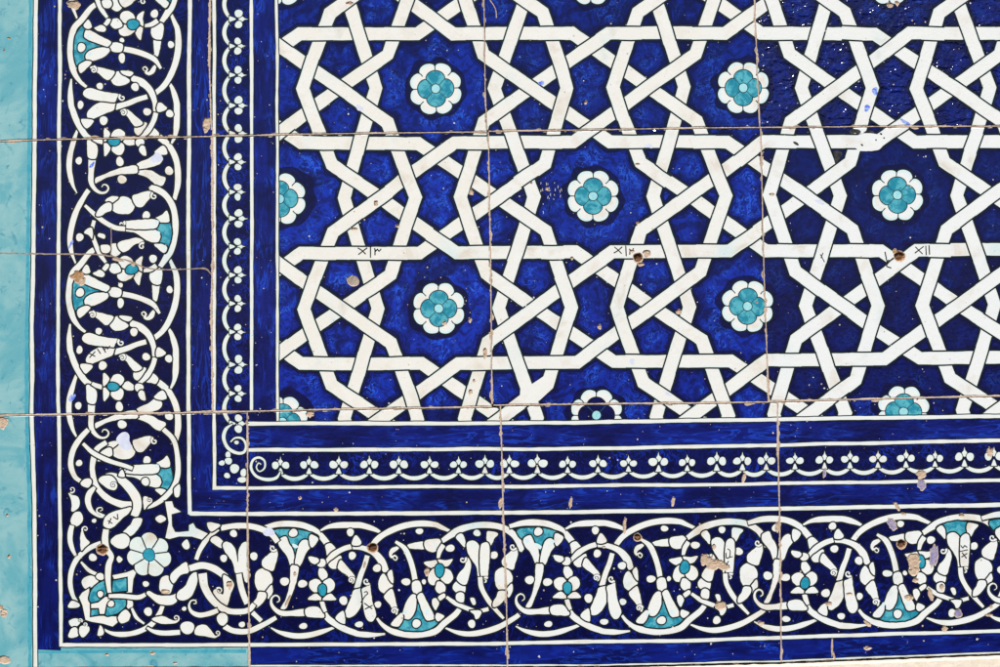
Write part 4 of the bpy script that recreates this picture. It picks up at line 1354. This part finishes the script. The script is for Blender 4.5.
def bead(path, w0, seed, d=-.35):
    p = []
    path = [np.array(q, float) for q in path]
    for a, b in zip(path, path[1:]):
        m = max(1, int(np.linalg.norm(b - a) / 1.6))
        p += [a + (b - a) * k / m for k in range(m)]
    p.append(path[-1])
    n = len(p); s = len(vs)
    for i, q in enumerate(p):
        t = p[min(i + 1, n - 1)] - p[max(i - 1, 0)]; t /= max(np.linalg.norm(t), 1e-6)
        nn = np.array([-t[1], t[0]])
        big = max(0, nz(q[0] * .035, q[1] * .035, seed)) * 1.6
        wl = w0 * (.55 + .5 * abs(nz(q[0] * .35, q[1] * .35, seed + 3)) * 2 + big)
        wr = w0 * (.55 + .5 * abs(nz(q[0] * .35, q[1] * .35, seed + 9)) * 2 + big * .8)
        for f, dd in ((-wl, .6), (-wl * .5, d * .6), (0, .25 + .3 * nz(q[0] * .5, q[1] * .5, 2)), (wr * .5, d * .6), (wr, .6)):
            v = q + nn * f
            vs.append(W3(v[0], v[1], dd))
    for i in range(n - 1):
        for k in range(4):
            a = s + i * 5 + k
            fs.append((a, a + 5, a + 6, a + 1))


mid = lambda e: e
for sd, (pth, w) in enumerate(((s1 + s1b, .85), (s1c + s1d, .75), (s2 , 1.0), (s2b, 1.0), (s2c + s2d, .95), (s2row[-2:], .9),
                               ([(210.4, R0)] + e_ab0[1:], 1.0), (e_bc0, .6), (e_cd0, .7), (e_ab1, 1.15), (e_bc1, .85), (e_cd1, .7), (e_ab2, .8), (e_bc2, .9), (e_cd2, .8))):
    bead(pth, w, sd * 7.3)
o = mesh_obj('joint_mortar', vs, fs, ['mortar']); tag(o, kind='structure')
for p in o.data.polygons: p.use_smooth = True
# plaster ledge under the panel
vs, fs = [], []
nx = 260
prof = [(0, 1.0), (2.5, -1.2), (10, -2.0), (60, -2.4), (160, -2.4)]
for i in range(nx + 1):
    x = -64 + (1102) * i / nx
    yb = interp([(-64, 670.5), (250, 669)] + [(a, b + 3.2) for a, b in L6[1:]], x)
    for (dy_, dd) in prof:
        vs.append(W3(x, yb + dy_ + (.7 * nz(x * .12, 3, 3) if dy_ < 5 else 0), dd + .5 * nz(x * .1, dy_ * .1, 5)))
for i in range(nx):
    for k in range(len(prof) - 1):
        a = i * len(prof) + k
        fs.append((a, a + 1, a + len(prof) + 1, a + len(prof)))
o = mesh_obj('plaster_ledge', vs, fs, ['plaster']); tag(o, kind='structure')
# the wall the panel is set in
o = mesh_obj('wall', [(-2.6, .016, -1.6), (2.6, .016, -1.6), (2.6, .016, 2.2), (-2.6, .016, 2.2)], [(0, 1, 2, 3)], ['plaster']); tag(o, kind='structure')

# ------------------------------------------------------------------ light, camera
sc = bpy.context.scene
w = bpy.data.worlds.new('World'); sc.world = w; w.use_nodes = True
nt = w.node_tree
sky = nt.nodes.new('ShaderNodeTexSky'); sky.sky_type = 'NISHITA'; sky.sun_disc = False
EL, AZ = R(52), R(200)
sky.sun_elevation = EL; sky.sun_rotation = AZ
nt.links.new(sky.outputs[0], nt.nodes['Background'].inputs[0]); nt.nodes['Background'].inputs[1].default_value = .05
sd = bpy.data.lights.new('sun', 'SUN'); sd.energy = 4.3; sd.angle = R(.6); sd.color = (1, .96, .9)
so = bpy.data.objects.new('sun', sd); col.objects.link(so)
# direction towards the sun: azimuth measured from +Y clockwise
dv = Vector((math.sin(AZ) * math.cos(EL), math.cos(AZ) * math.cos(EL), math.sin(EL)))
so.rotation_euler = dv.to_track_quat('Z', 'Y').to_euler()
cd = bpy.data.cameras.new('camera'); cam = bpy.data.objects.new('camera', cd); col.objects.link(cam)
cd.lens = 50; cd.sensor_width = 36; cd.clip_end = 100; cd.clip_start = .05
cam.location = (0, -1.0 * 50 / 36, 0); cam.rotation_euler = (R(90), 0, 0)
sc.camera = cam
sc.render.resolution_x = 1024; sc.render.resolution_y = 683
sc.view_settings.view_transform = 'Standard'; sc.view_settings.look = 'None'
sc.view_settings.exposure = .30
